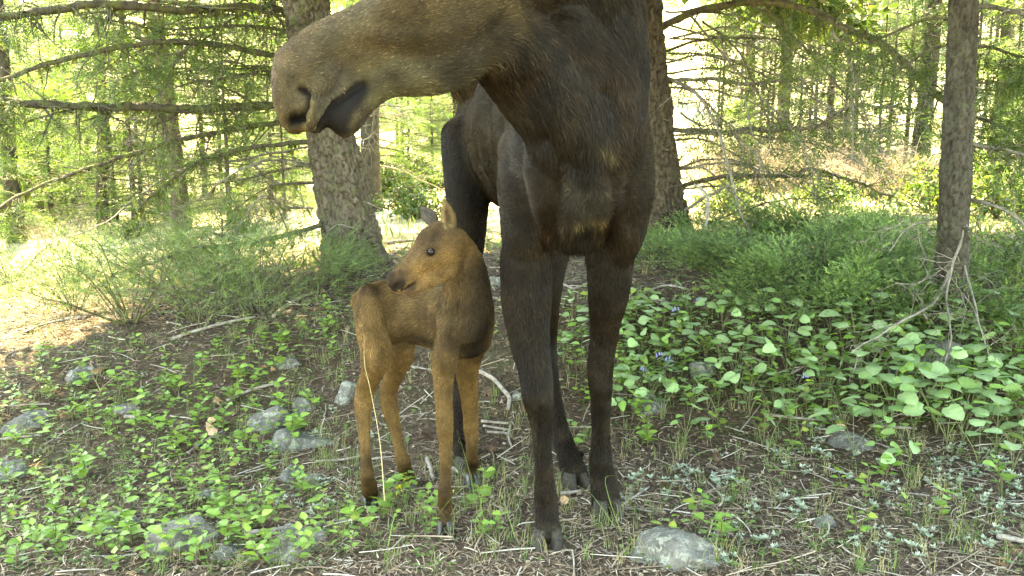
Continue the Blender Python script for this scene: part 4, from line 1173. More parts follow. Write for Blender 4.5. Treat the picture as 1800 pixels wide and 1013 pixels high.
JPN = ['at the foot of the brown trunk', 'left end of the juniper mound right of the cow', 'in the middle of the mound behind the heart shaped leaves', 'largest, just behind the heart shaped leaves',
       'close beside the slim scaly conifer', 'hugging the base of the slim conifer', 'at the back of the mound under the bare branches', 'behind the mound beside the slim conifer',
       'at the back of the mound near the brown trunk', 'between the front and back junipers of the mound', 'dark, beyond the slim conifer', 'right of the slim conifer by the frame edge', 'lowest, in front of the mound']
for n_, (u, v, i, s) in enumerate([(1165, 445, 0, .62), (1235, 470, 1, .75), (1350, 500, 2, .85), (1440, 535, 3, .88), (1550, 540, 0, .85), (1640, 545, 1, .7), (1430, 425, 2, .95), (1560, 440, 3, .9),
        (1290, 420, 1, .75), (1500, 480, 0, .85), (1755, 470, 2, 1.0), (1790, 560, 3, .95), (1385, 545, 1, .5)]):
    shrub('juniper_shrub', 'juniper', JP[i], G(u, v), 'low spreading green juniper ' + JPN[n_], s, n_ * 1.9)
for n_, (u, v, i, s, w) in enumerate([(455, 548, 0, .95, 'left of the calf, before the big fir'), (350, 562, 1, .95, 'in the middle of the shaded clump'), (230, 568, 2, .9, 'at the lit end of the shaded clump'),
        (530, 520, 1, .75, 'against the foot of the big fir'), (130, 545, 0, .75, 'beside the sunlit patch of bare earth'), (400, 500, 2, .95, 'behind the shaded clump'), (280, 505, 1, .85, 'under the drooping mossy branch'),
        (20, 500, 2, .75, 'at the very edge by the bright ground'), (585, 490, 0, .55, 'on the bark of the big fir')]):
    shrub('feathery_shrub', 'shrub', JF[i], G(u, v), 'feathery yellow green evergreen shrub ' + w, s, n_ * 2.3)

# sunlit leafy bushes and dead brush behind
def leaf_shape(L, W, rows=6, fold=.25, curl=.3, heart=.0, teeth=0, rng=None):
    """blade along +X from the stalk, folded at the midrib; V, F, with the face up"""
    x = np.linspace(0, 1, rows)
    prof = np.sin(np.pi * np.clip(x, 0, 1) ** (.66 if not heart else .64)) ** (.7 if not heart else .56)
    prof[0] = .12 if not heart else .45; prof[-1] = .0
    V = []
    for i in range(rows):
        z = -curl * L * x[i] ** 2
        w = W * .5 * prof[i] * (1 + (teeth * (-1) ** i))
        bx = -heart * L * (1 - x[i]) ** 6
        zz = fold * w
        V += [(L * x[i] + bx, -w, z + zz - .25 * fold * w), (L * x[i], 0, z), (L * x[i] + bx, w, z + zz - .25 * fold * w)]
    F = []
    for i in range(rows - 1):
        F += [(3 * i, 3 * i + 3, 3 * i + 4, 3 * i + 1), (3 * i + 1, 3 * i + 4, 3 * i + 5, 3 * i + 2)]
    return np.array(V), np.array(F)

LF0 = leaf_shape(.042, .028, 4)
def leafy_bush(seed, R, H, nst, per, cols):
    rng = np.random.default_rng(seed); sb, fb = MB(), MB()
    for path in arc_stems(rng, nst, R, H, .1, .4, .8):
        V, F = tube(path, np.linspace(.007, .002, len(path)), 4); sb.add(V, F)
        t = rng.uniform(.25, 1, per) * (len(path) - 1.01); ii = t.astype(int)
        pp = path[ii] + (path[ii + 1] - path[ii]) * (t - ii)[:, None] + rng.normal(size=(per, 3)) * .05
        d = rng.normal(size=(per, 3)) + np.array([0, 0, .1]); c = cols[rng.integers(0, len(cols), per)] * rng.uniform(.7, 1.3, (per, 1))
        V, F, C = scatter(LF0[0], LF0[1], frames(d, .6, rng) * rng.uniform(.8, 1.6, per)[:, None, None], pp, None, c); fb.add(V, F, C)
    return fb.mesh('foliage', M_leafshrub, smooth=True), sb.mesh('stems', M_branch, usecol=False)
LB = [leafy_bush(80 + i, .6, .55, 34, 42, np.array([(.09, .15, .045), (.07, .12, .035), (.12, .17, .06), (.10, .09, .04)])) for i in range(3)]
for n_, (u, v, i, s, w) in enumerate([(725, 385, 0, 1.0, 'with reddish tips between the big fir and the cow'), (690, 345, 1, 1.1, 'in the bright gap behind the big fir'), (770, 335, 2, 1.2, 'behind the rump of the cow'),
        (1270, 372, 1, .8, 'beside the brown trunk in full sun'), (1450, 365, 0, .8, 'in the sun behind the junipers'),
        (1770, 385, 0, 1.2, 'beyond the slim conifer'), (430, 410, 1, .6, 'behind the feathery shrubs'), (230, 420, 0, .6, 'left of the reddish trunk'), (1640, 370, 2, 1.1, 'behind the slim conifer in the sun')]):
    shrub('leafy_bush', 'bush', LB[i], G(u, v), 'sunlit leafy bush ' + w, s, n_ * 1.3)

M_deadl = wood_mat('bleached_twigs', (.13, .105, .075), (.34, .28, .20), None, 0, 30, .3)
def dead_brush(seed, R, H, n):
    rng = np.random.default_rng(seed); mb = MB()
    for path in arc_stems(rng, n, R, H, .5 * R, .6, .7):
        rr = np.linspace(.009, .0025, len(path)); V, F = tube(path, rr, 4); mb.add(V, F)
        twigs_on(mb, path, rr, 7, .5, rng, 2, .35, 1.1, None, .1)
    return mb.mesh('dead_brush', M_deadl, usecol=False)
DB = [dead_brush(90 + i, 1.1, .85, 34) for i in range(2)]
for n_, (u, v, i, s, w) in enumerate([(1300, 345, 1, 1.2, 'just right of the brown trunk'), (1400, 340, 0, 1.2, 'behind the juniper mound'), (1500, 345, 1, 1.2, 'behind the highest junipers'), (1590, 350, 0, 1.2, 'left of the slim conifer in the sun'), (1330, 330, 0, 1.1, 'under the long bare branch'), (1430, 322, 1, 1.2, 'in the middle of the clearing'), (1530, 325, 0, 1.1, 'near the slim scaly conifer'), (1620, 335, 1, 1.0, 'behind the slim scaly conifer'),
        (1250, 318, 1, .9, 'next to the brown trunk'), (430, 380, 0, .8, 'behind the big fir trunk'), (110, 420, 1, .7, 'near the pale grey trunk'), (1480, 290, 0, 1.5, 'highest up the slope'), (1360, 285, 1, 1.5, 'up the slope beyond the thin reddish trunk')]):
    o = link('dead_brush', DB[i], None, G(u, v)); o.rotation_euler = (0, 0, n_ * 2.1); o.scale = (s,) * 3
    tag(o, 'tangle of bare dead brush ' + w, 'brush')

# ------------------------------------------------------------------ rocks
def rock_mat():
    k = NT('lichen_rock')
    tc = k.n('ShaderNodeTexCoord'); oi = k.n('ShaderNodeObjectInfo')
    ad = k.n('ShaderNodeVectorMath', operation='ADD'); k.l(tc.outputs['Object'], ad.inputs[0]); k.l(oi.outputs['Location'], ad.inputs[1])
    ob = ad.outputs[0]
    n1 = k.noise(9, 6, .65, ob); n2 = k.noise(70, 5, .7, ob); n3 = k.noise(26, 8, .8, ob, .5); n4 = k.noise(44, 6, .75, ob, .5)
    c = k.ramp(n1.outputs[0], [(.3, (.058, .054, .045)), (.7, (.125, .12, .102))])
    c = k.mix(.8, c, k.ramp(n2.outputs[0], [(.3, (.55, .55, .55)), (.7, (1.4, 1.4, 1.4))]), 'MULTIPLY')
    c = k.mix(k.ramp(n3.outputs[0], [(.52, (0, 0, 0)), (.57, (1, 1, 1))]), c, (.20, .205, .16))
    c = k.mix(k.ramp(n4.outputs[0], [(.60, (0, 0, 0)), (.66, (.9, .9, .9))]), c, (.10, .115, .05))
    pb = k.n('ShaderNodeBsdfPrincipled'); pb.inputs['Roughness'].default_value = .9; pb.inputs['Specular IOR Level'].default_value = .25
    k.l(c, pb.inputs['Base Color']); k.l(k.bump(n2.outputs[0], .7, .012), pb.inputs['Normal']); k.l(pb.outputs[0], k.out.inputs[0]); return k.m
M_rock = rock_mat()
import bmesh
_bm = bmesh.new(); bmesh.ops.create_icosphere(_bm, subdivisions=5, radius=1); _bm.verts.ensure_lookup_table()
ICO_V = np.array([v.co[:] for v in _bm.verts]); ICO_F = np.array([[v.index for v in f.verts] for f in _bm.faces]); _bm.free()

def rock(u, v, wpx, hpx, label, seed, flat=1.0, tilt=0):
    rng = np.random.default_rng(seed)
    c = G(u, v + hpx * .35); d = depth_of(c)
    rx = wpx / 2 * d / FPX; rz = hpx / 2 * d / FPX * 1.05; ry = (rx * .75 + rz * .2) * flat
    pl = unit(rng.normal(size=(17, 3)) * np.array([1, 1, .8])); pd = rng.uniform(.60, .98, 17)
    q = ICO_V @ pl.T; r = np.min(np.where(q > .05, pd / np.maximum(q, .05), 9), 1); r = np.minimum(r, 1.15) * (1 + .035 * np.round(2.2 * noise(ICO_V * np.array([.35, .35, 1.6]) + seed, .5, 4)))
    off = seed * 3.1
    r = r * (1 + .03 * noise(ICO_V + off, .45, 1) + .035 * noise(ICO_V + off, .16, 2) + .022 * noise(ICO_V + off, .06, 3))
    V = ICO_V * r[:, None] * np.array([rx * 1.2, ry * 1.2, rz * 1.30])
    o = link('rock', mesh_np('rock', V, ICO_F, M_rock), None, c + np.array([0, ry * .3, -rz * .45]))
    o.rotation_euler = (rng.normal() * .12, tilt, rng.uniform(-.5, .5))
    return tag(o, label, 'rock')

for n_, a in enumerate([
    (320, 920, 150, 80, 'largest grey rock with pale lichen, lower edge left of the calf'), (366, 862, 64, 26, 'small flat grey stone lying behind the largest lichen rock'),
    (205, 905, 110, 70, 'mossy grey rock half under leafy sprigs beside the largest rock'), (518, 958, 150, 60, 'low rounded dark rock with lichen spots at the lower edge'),
    (400, 962, 66, 36, 'small rock wedged between two larger rocks at the lower edge'), (14, 812, 72, 76, 'blue grey rock cut off by the edge of the picture'),
    (141, 652, 52, 44, 'brownish rock below the sunlit patch of earth'), (472, 722, 96, 62, 'pale lichen crusted rock in the middle of the leafy slope'),
    (532, 708, 50, 30, 'small rock right behind the pale lichen crusted rock'), (535, 768, 116, 40, 'long low ledge of lichen rock near the calf'),
    (609, 682, 52, 48, 'grey rock beside the hock of the calf'), (550, 838, 54, 34, 'half buried round stone left of the hind hoof of the calf'),
    (510, 828, 40, 40, 'small upright stone next to the half buried round stone'), (40, 735, 96, 34, 'flat rock at the left under leafy sprigs'),
    (228, 708, 60, 36, 'mossy stone nearly hidden in the leafy slope'), (508, 634, 46, 24, 'pale stone at the top of the leafy slope'),
    (1190, 958, 170, 74, 'big grey lichen boulder in front of the cow at the lower edge'), (1446, 910, 46, 42, 'small pale upright stone among silvery rosettes'),
    (1140, 697, 100, 48, 'lichen rock under bluebells beside the foreleg of the cow'), (1632, 605, 140, 84, 'large shaded brown rock at the foot of the slim conifer'),
    (1232, 642, 46, 44, 'white lichen stone among heart shaped leaves'), (1738, 702, 96, 44, 'grey rock behind the biggest leaves'),
    (1590, 642, 60, 30, 'low stone in front of the large shaded rock'), (872, 486, 30, 44, 'pale rock seen between the legs of the cow'),
    (908, 690, 26, 30, 'small stone touching the foreleg of the cow'), (1480, 772, 90, 20, 'thin flat slab under the biggest leaves')]):
    rock(*a, 200 + n_)

# ------------------------------------------------------------------ fallen sticks
M_stick = wood_mat('weathered_stick', (.12, .10, .08), (.33, .29, .235), None, 0, 40, .4)
def stick(keys, r, label, lift=.6, name='fallen_stick'):
    pts = catmull(np.array([G(*k) for k in keys]), 7)
    pts[:, 2] = ground_z(pts[:, 0], pts[:, 1]) + r * lift + .006
    pts = pts + np.stack([noise(pts, .08, 1), noise(pts, .08, 2), np.zeros(len(pts))], 1) * r * .5
    rad = r * (1 - .25 * np.linspace(0, 1, len(pts))) * (1 + .15 * noise(pts, .03, 5))
    V, F = tube(pts, rad, 8); n = len(V)
    V = np.concatenate([V, pts[:1], pts[-1:]]); j = np.arange(8); kk = (j + 1) % 8
    caps = np.concatenate([np.stack([kk, j, np.full(8, n)], 1), np.stack([n - 8 + j, n - 8 + kk, np.full(8, n + 1)], 1)])
    o = link(name, mesh_np(name, V, [F, caps], M_stick)); return tag(o, label, 'stick')
for a in [([(843, 657), (872, 676), (893, 702), (892, 724)], .013, 'thick pale curved stick between calf and cow'),
          ([(846, 744), (893, 748)], .008, 'upper of the short straight sticks between calf and cow'), ([(850, 752), (896, 760)], .007, 'middle of the short straight sticks between calf and cow'),
          ([(856, 763), (892, 766)], .008, 'lowest of the short straight sticks between calf and cow'), ([(897, 752), (893, 770), (900, 792)], .006, 'forked little stick lying across the straight ones'),
          ([(398, 708), (440, 690), (487, 677)], .010, 'long bent grey stick above the pale lichen rock'), ([(750, 810), (757, 828), (763, 846)], .011, 'short pale stub of wood behind the front hoof of the calf'),
          ([(798, 828), (826, 846)], .010, 'short stick under the far hoof of the calf'), ([(1345, 732), (1400, 738), (1452, 743)], .008, 'thin whitish stick below the heart shaped leaves'),
          ([(1528, 752), (1612, 758)], .009, 'straight pale stick behind the large single leaf'), ([(428, 942), (468, 940), (502, 934)], .012, 'pale crooked stick at the lower edge by the dark rock'),
          ([(0, 776), (35, 772), (70, 769)], .008, 'pale straight stick at the left edge above the blue grey rock'), ([(218, 737), (245, 738)], .012, 'short broken stub in the leafy slope'),
          ([(1752, 948), (1800, 958)], .012, 'pale stick in the lower right corner'), ([(555, 815), (600, 812), (636, 805)], .007, 'thin pale stick pointing at the hind leg of the calf'),
          ([(1240, 600), (1300, 622), (1340, 640)], .008, 'brown stick lying among the heart shaped leaves'), ([(700, 640), (740, 650), (770, 655)], .006, 'thin stick under the belly of the calf'),
          ([(1390, 660), (1500, 600), (1560, 560)], .007, 'long thin slanting stick under the slim conifer'), ([(985, 872), (1020, 868)], .009, 'bark covered stub between the hooves of the cow'),
          ([(1080, 905), (1110, 880), (1140, 860)], .006, 'thin stick beside the front hoof of the cow'), ([(330, 800), (360, 778), (392, 760)], .006, 'slanting twig in the leafy slope'),
          ([(640, 812), (690, 806)], .006, 'thin twig between the hind hooves of the calf'), ([(480, 560), (520, 530), (560, 515)], .012, 'dead grey branch under the feathery shrub'),
          ([(300, 600), (380, 575), (450, 560)], .011, 'dark dead branch under the shaded clump'), ([(985, 500), (1010, 510), (1035, 500)], .008, 'stick glimpsed between the legs of the cow'),
          ([(1125, 520), (1170, 505), (1210, 512)], .009, 'grey stick before the junipers'), ([(1110, 545), (1150, 530), (1190, 540)], .007, 'thinner stick before the junipers'),
          ([(680, 430), (740, 425), (800, 432)], .014, 'fallen branch on the bright ground behind the calf'), ([(40, 590), (90, 570), (150, 560)], .010, 'stick on the sunlit patch of earth')]:
    stick(*a)
# ------------------------------------------------------------------ leafy plants
M_leaf = leaf_mat('small_leaf', (1, 1, 1), .38, .45, .22, .4)
M_heart = leaf_mat('heart_leaf', (1, 1, 1), .30, .55, .30, .35)
M_silver = leaf_mat('silver_leaf', (1, 1, 1), .15, .85, .12, .1)
M_grass = leaf_mat('grass_blade', (1, 1, 1), .35, .5, .2, .3)
M_stem = plain_mat('green_stem', (.10, .115, .045), .6, .3, 60, .3)
M_stemb = plain_mat('brown_stem', (.10, .065, .04), .7, .3, 60, .3)

def leaf_mesh(nm, L, W, rows, fold, curl, heart, teeth, col, mat, seed=0, stalk=0):
    V, F = leaf_shape(L, W, rows, fold, curl, heart, teeth)
    rng = np.random.default_rng(seed)
    V[:, 2] += noise(V, L * .35, seed) * L * .035
    V[:, 1] += noise(V + 5, L * .5, seed + 1) * W * .05
    c = np.tile(np.asarray(col, float), (len(V), 1))
    c[1::3] *= 1.22                       # the midrib is paler
    V[:, 0] += stalk
    FF = [F]
    if stalk:
        n = len(V); V = np.concatenate([V, [(0, -.0012, 0), (0, .0012, 0), (stalk, .0012, 0), (stalk, -.0012, 0)]])
        FF = [np.concatenate([F, [(n, n + 1, n + 2, n + 3)]])]; c = np.concatenate([c, np.tile(np.asarray(col) * 1.2, (4, 1))])
    return mesh_np(nm, V, FF, mat, c)

SMALL = [leaf_mesh('leaf', .046, .033, 6, .3, .18, 0, .02, (.135, .245, .05), M_leaf, 1, .008), leaf_mesh('leaf', .040, .030, 6, .2, .3, 0, .02, (.12, .22, .05), M_leaf, 2, .008),
         leaf_mesh('leaf', .050, .034, 6, .35, .1, 0, .02, (.17, .27, .055), M_leaf, 3, .008), leaf_mesh('leaf', .040, .028, 6, .3, .2, 0, .02, (.16, .20, .04), M_leaf, 4, .008)]
HEARTS = [leaf_mesh('leaf', .082, .078, 9, .14, .18, .12, .045, (.20, .31, .14), M_heart, 11, .02), leaf_mesh('leaf', .070, .064, 9, .26, .10, .12, .045, (.17, .285, .10), M_heart, 12, .02),
          leaf_mesh('leaf', .088, .074, 9, .08, .28, .10, .045, (.21, .305, .145), M_heart, 13, .02), leaf_mesh('leaf', .078, .046, 9, .3, .2, .0, .04, (.17, .30, .07), M_heart, 14, .015)]
LANCE = [leaf_mesh('leaf', .11, .022, 7, .35, .35, 0, 0, (.10, .165, .075), M_heart, 21, .004)]

def eul(d, roll=0.0):
    """Euler angles that take +X to d, face up"""
    d = Vector(d).normalized(); y = Vector((0, 0, 1)).cross(d)
    if y.length < 1e-4: y = Vector((0, 1, 0))
    y.normalize(); z = d.cross(y)
    m = Matrix((d, y, z)).transposed() @ Matrix.Rotation(roll, 3, 'X')
    return m.to_euler()

def plant_proto(kind, seed):
    """(stem mesh, [(leaf mesh, place, angles, size)])"""
    rng = np.random.default_rng(seed); L = []; mb = MB()
    if kind == 'sprig':
        for s in range(rng.integers(1, 3)):
            h = rng.uniform(.07, .16); a0 = rng.uniform(0, 6.28); lean = rng.uniform(.1, .5)
            t = np.linspace(0, 1, 6)[:, None]
            path = np.array([math.cos(a0), math.sin(a0), 0]) * lean * h * t ** 1.5 + np.array([0, 0, 1]) * h * t
            V, F = tube(path, np.linspace(.0022, .001, 6), 4); mb.add(V, F)
            n = rng.integers(3, 5)
            for i in range(n):
                f = .35 + .65 * i / (n - 1); k = min(int(f * 5), 4); p = path[k] + (path[k + 1] - path[k]) * (f * 5 - k)
                az = a0 + i * 1.57 + rng.normal() * .3
                for sd in (0, math.pi):
                    if rng.random() < .1: continue
                    d = (math.cos(az + sd), math.sin(az + sd), rng.uniform(.0, .55))
                    L.append((SMALL[rng.choice(4, p=[.38, .3, .24, .08])], p, eul(d, rng.normal() * .3), rng.uniform(.65, 1.15) * (1 - .2 * (f > .9))))
    elif kind == 'heart':
        n = rng.integers(4, 7)
        for i in range(n):
            az = i * 2.4 + rng.normal() * .3; h = rng.uniform(.07, .2); out = rng.uniform(.02, .10)
            t = np.linspace(0, 1, 5)[:, None]
            path = np.array([math.cos(az), math.sin(az), 0]) * out * t ** 1.5 + np.array([0, 0, 1]) * h * t
            V, F = tube(path, np.linspace(.0026, .0014, 5), 4); mb.add(V, F)
            d = (math.cos(az), math.sin(az), rng.uniform(-.25, .35))
            L.append((HEARTS[rng.choice(4, p=[.34, .28, .26, .12])], path[-1], eul(d, rng.normal() * .3), rng.uniform(.6, 1.15)))
    elif kind == 'lance':
        h = rng.uniform(.12, .2); t = np.linspace(0, 1, 6)[:, None]
        path = np.array([.25, .1, 0]) * h * t ** 2 + np.array([0, 0, 1]) * h * t
        V, F = tube(path, np.linspace(.0024, .0012, 6), 4); mb.add(V, F)
        for i in range(6):
            az = i * 2.3; d = (math.cos(az), math.sin(az), rng.uniform(.5, 1.2)); L.append((LANCE[0], path[min(i, 5)], eul(d), rng.uniform(.5, .9)))
    return mb.mesh('stem', M_stemb if kind == 'sprig' else M_stem, usecol=False), L

def plant(name, cat, proto, pos, label, s=1.0, rz=0.0, group=None):
    t = empty(name, pos, rz, s); tag(t, label, cat, group)
    link('stem', proto[0], t)
    for me, p, e, k in proto[1]:
        o = link('leaf', me, t, p); o.rotation_euler = e; o.scale = (k,) * 3
    return t

SPR = [plant_proto('sprig', 300 + i) for i in range(9)]
HRT = [plant_proto('heart', 320 + i) for i in range(9)]
LNC = [plant_proto('lance', 340 + i) for i in range(3)]
# landmarks one can find, to say where a plant stands
MARKS = [((320, 900), 'the largest lichen rock'), ((205, 890), 'the mossy rock below'), ((15, 800), 'the edge rock'), ((141, 650), 'the brownish rock'), ((475, 715), 'the pale lichen crusted rock'),
         ((535, 765), 'the long low ledge'), ((610, 680), 'the hock of the calf'), ((40, 735), 'the flat rock at the left'), ((228, 705), 'the hidden mossy stone'), ((440, 690), 'the long bent stick'),
         ((366, 860), 'the small flat stone'), ((515, 950), 'the low rounded dark rock'), ((550, 838), 'the half buried round stone'), ((640, 880), 'the hind hoof of the calf'), ((782, 925), 'the front hoof of the calf'), ((962, 945), 'the near cow hoof'),
         ((1066, 900), 'the other cow hoof'), ((1188, 940), 'the big boulder'), ((1140, 695), 'the bluebell rock'), ((1232, 642), 'the white lichen stone'), ((1632, 600), 'the large shaded rock'),
         ((1738, 702), 'the rock behind the biggest leaves'), ((1446, 910), 'the small pale upright stone'), ((1400, 738), 'the thin whitish stick'), ((1570, 755), 'the straight pale stick'), ((1200, 530), 'the hanging whitish stick'),
         ((1440, 540), 'the largest juniper'), ((1668, 575), 'the slim conifer'), ((1780, 950), 'the corner stick'), ((505, 632), 'the pale stone atop the slope'), ((400, 580), 'the dark dead branch'), ((870, 690), 'the thick curved stick'), ((1000, 600), 'the hind cow leg'), ((250, 600), 'the shaded clump'), ((60, 600), 'the sunlit earth'), ((1330, 560), 'the juniper mound'), ((1780, 580), 'the edge juniper'), ((1640, 900), 'the silvery rosettes'), ((1290, 830), 'the bare needle floor'), ((1330, 640), 'the brown stick')]
def whereabouts(u, v):
    best = sorted((math.hypot(u - a, (v - b) * 1.3), math.atan2(v - b, u - a), w) for (a, b), w in MARKS)[0]
    dx, dy = math.cos(best[1]), math.sin(best[1])
    side = ('right of ' if dx > 0 else 'left of ') if abs(dx) > abs(dy) else ('in front of ' if dy > 0 else 'behind ')
    ring = 'close ' if best[0] < 45 else ('' if best[0] < 110 else 'further ')
    return (ring + side + best[2]).strip()

def field(n, box, rng, f, mind):
    """plant spots in a pixel region of the photo, dropped on the ground, at least mind apart"""
    out = []; tries = 0
    while len(out) < n and tries < n * 40:
        tries += 1
        u = rng.uniform(box[0], box[1]); v = rng.uniform(box[2], box[3])
        if rng.random() > f(u, v): continue
        g = G2(u, v)
        if all((g[0] - q[0]) ** 2 + (g[1] - q[1]) ** 2 > mind ** 2 for q, _ in out): out.append((g, (u, v)))
    return out

# quick ground look-up
_gu = np.linspace(-80, 1880, 99); _gv = np.linspace(420, 1012, 60)
def ground_table(us, vs):
    uu, vv = np.meshgrid(us, vs); r = P(uu.ravel()[:, None], vv.ravel()[:, None], 1.0) - C0
    lo = np.full(len(r), 1.5); hi = np.full(len(r), 70.0); found = np.zeros(len(r), bool); prev = 1.5
    for t in np.geomspace(1.6, 70, 90):
        p = C0 + r * t; b = (p[:, 2] < ground_z(p[:, 0], p[:, 1])) & ~found
        hi[b] = t; lo[b] = prev; found |= b; prev = t
    for _ in range(14):
        m = (lo + hi) / 2; p = C0 + r * m[:, None]; b = p[:, 2] < ground_z(p[:, 0], p[:, 1])
        hi = np.where(b, m, hi); lo = np.where(b, lo, m)
    return (C0 + r * hi[:, None])[:, :2].reshape(len(vs), len(us), 2)
_GT = ground_table(_gu, _gv)
def G2(u, v):
    a = np.clip((u + 80) / 20, 0, 97.999); b = np.clip((v - 420) / ((1012 - 420) / 59), 0, 58.999)
    i, j = int(b), int(a); fb, fa = b - i, a - j
    p = _GT[i, j] * (1 - fb) * (1 - fa) + _GT[i + 1, j] * fb * (1 - fa) + _GT[i, j + 1] * (1 - fb) * fa + _GT[i + 1, j + 1] * fb * fa
    return np.array([p[0], p[1], gz(p[0], p[1])])

def blob(u, v, c, rx, ry): return math.exp(-(((u - c[0]) / rx) ** 2 + ((v - c[1]) / ry) ** 2))
def f_left(u, v):
    line = 655 - .20 * u                       # upper edge of the leafy slope
    w = 1.0 if v > line else .0
    w *= 1 - .9 * blob(u, v, (560, 800), 130, 90) - .5 * blob(u, v, (480, 720), 60, 40)
    return max(w * (1 if u < 480 else max(0.12, 1 - (u - 480) / 160)), 0)
rng = np.random.default_rng(77)
SIZE = ['tiny ', 'middling ', 'tall ']
GRP = 'small leafy sprigs on the slope'
spots = field(200, (-30, 625, 575, 1005), rng, f_left, .075)
for n_, (g, (u, v)) in enumerate(spots):
    plant('leafy_sprig', 'plant', SPR[n_ % 9], g, SIZE[n_ % 3] + ('single stemmed ' if len(SPR[n_ % 9][1]) < 9 else 'bushy ') + 'green leafy sprig ' + whereabouts(u, v), (.74, .95, 1.18)[n_ % 3] * rng.uniform(.94, 1.06), rng.uniform(0, 6.28), GRP)
EX = [(690, 905), (735, 895), (715, 880), (700, 935), (745, 925), (660, 920), (835, 950), (870, 940), (1205, 940), (1235, 950), (1180, 958), (1258, 955), (1125, 780), (1110, 740), (1100, 690), (1130, 725), (1490, 865), (1520, 885), (1590, 905), (1500, 950), (1560, 845),
      (985, 690), (1010, 650), (985, 610), (1015, 600), (905, 590), (880, 565), (870, 600), (1400, 800), (1760, 860), (600, 560), (560, 560), (580, 590), (540, 590), (620, 560), (600, 530), (560, 610), (760, 940), (640, 945), (1290, 870), (1640, 930), (850, 900), (610, 900), (580, 930), (560, 905)]
for n_, (u, v) in enumerate(EX):
    u += rng.normal() * 6; v += rng.normal() * 4
    plant('leafy_sprig', 'plant', SPR[(n_ * 4) % 9], G2(u, v), SIZE[n_ % 3] + ('single stemmed ' if len(SPR[(n_ * 4) % 9][1]) < 9 else 'bushy ') + 'green leafy sprig ' + whereabouts(u, v), (.74, .95, 1.18)[n_ % 3], rng.uniform(0, 6.28), GRP)

def f_right(u, v):
    top = 545 + .03 * (u - 1000); bot = 690 + .10 * (u - 1080)
    if v < top: return 0
    return 1.0 if v < bot else math.exp(-((v - bot) / 22) ** 2) * .6
for n_, (g, (u, v)) in enumerate(field(80, (1000, 1800, 520, 800), rng, lambda u, v: max(f_right(u, v), .25 if v > 700 else 0), .12)):
    plant('leafy_sprig', 'plant', SPR[(n_ * 2) % 9], g, SIZE[n_ % 3] + 'fresh leafy sprig mixed in ' + whereabouts(u, v), (.74, .95, 1.18)[n_ % 3] * 1.1, rng.uniform(0, 6.28), GRP)
GRH = 'heart leaved plants beside the cow'
hs = field(265, (1060, 1840, 540, 790), rng, f_right, .072)
for n_, (g, (u, v)) in enumerate(hs):
    plant('heart_leaved_plant', 'plant', HRT[n_ % 9], g, ('small ', 'medium ', 'large ')[n_ % 3] + ('sparse ' if len(HRT[n_ % 9][1]) < 6 else 'full ') + 'heart leaved plant ' + whereabouts(u, v), (.50, .68, .86)[n_ % 3] * rng.uniform(.95, 1.05) * (1 + .38 * (u > 1500)), rng.uniform(0, 6.28), GRH)
for n_, (u, v, s) in enumerate([(1500, 800, 1.0), (1560, 770, .95), (1600, 815, .9), (1690, 760, 1.15), (1750, 790, 1.15), (1790, 740, 1.2), (1640, 740, 1.1), (1720, 820, 1.0), (1780, 830, .9), (1480, 745, .9), (1205, 775, .8), (1590, 840, .8), (990, 640, .7), (1000, 600, .7), (1005, 565, .65), (980, 580, .6), (1020, 625, .6), (1085, 600, .75), (1092, 640, .7), (1100, 560, .75), (990, 540, .6), (1030, 570, .55), (975, 625, .55), (1088, 575, .65), (1110, 660, .7)]):
    plant('heart_leaved_plant', 'plant', HRT[(n_ * 2 + 1) % 9], G2(u, v), ('broad', 'crisp', 'spreading', 'low')[n_ % 4] + ' heart leaved plant ' + whereabouts(u, v), s, n_ * 1.3, GRH)
for n_, (u, v) in enumerate([(1300, 690), (1440, 700), (1145, 700), (1210, 560), (1470, 690), (1350, 800), (1180, 560), (1265, 545), (1390, 760), (1530, 700)]):
    plant('narrow_leaved_plant', 'plant', LNC[n_ % 3], G2(u, v), 'narrow leaved herb ' + whereabouts(u, v), rng.uniform(.8, 1.2), n_ * 1.1, 'narrow leaved herbs')

# ------------------------------------------------------------------ silvery rosettes
def rosette_clump(seed):
    rng = np.random.default_rng(seed); mb = MB(); lv, lf = leaf_shape(.019, .0085, 4, .2, -.15)
    for _ in range(rng.integers(5, 10)):
        c = np.array([rng.normal() * .018, rng.normal() * .018, rng.uniform(.004, .025)]); n = rng.integers(7, 11)
        az = np.arange(n) * 2.4 + rng.uniform(0, 6); d = np.stack([np.cos(az), np.sin(az), rng.uniform(.15, 1.0, n)], 1)
        V, F, C = scatter(lv, lf, frames(d, .1, rng) * rng.uniform(.65, 1.15, n)[:, None, None], np.tile(c, (n, 1)), None, np.array([(.26, .30, .225)]) * rng.uniform(.8, 1.2, (n, 1)))
        mb.add(V, F, C)
    return mb.mesh('silver_rosette', M_silver)
ROS = [rosette_clump(400 + i) for i in range(5)]
def f_ros(u, v):
    if u < 900: return max(blob(u, v, (550, 755), 50, 25), blob(u, v, (500, 790), 40, 20), .5 * blob(u, v, (540, 900), 70, 60), .4 * blob(u, v, (690, 750), 60, 30), blob(u, v, (560, 930), 30, 30))
    return max(blob(u, v, (1240, 850), 60, 30), blob(u, v, (1285, 930), 40, 35), blob(u, v, (1390, 885), 20, 20), blob(u, v, (1570, 925), 70, 40), blob(u, v, (1730, 850), 90, 45), blob(u, v, (1620, 840), 90, 40), blob(u, v, (1100, 850), 20, 40), .5 * blob(u, v, (1420, 800), 120, 40), .7 * blob(u, v, (1640, 960), 120, 30))
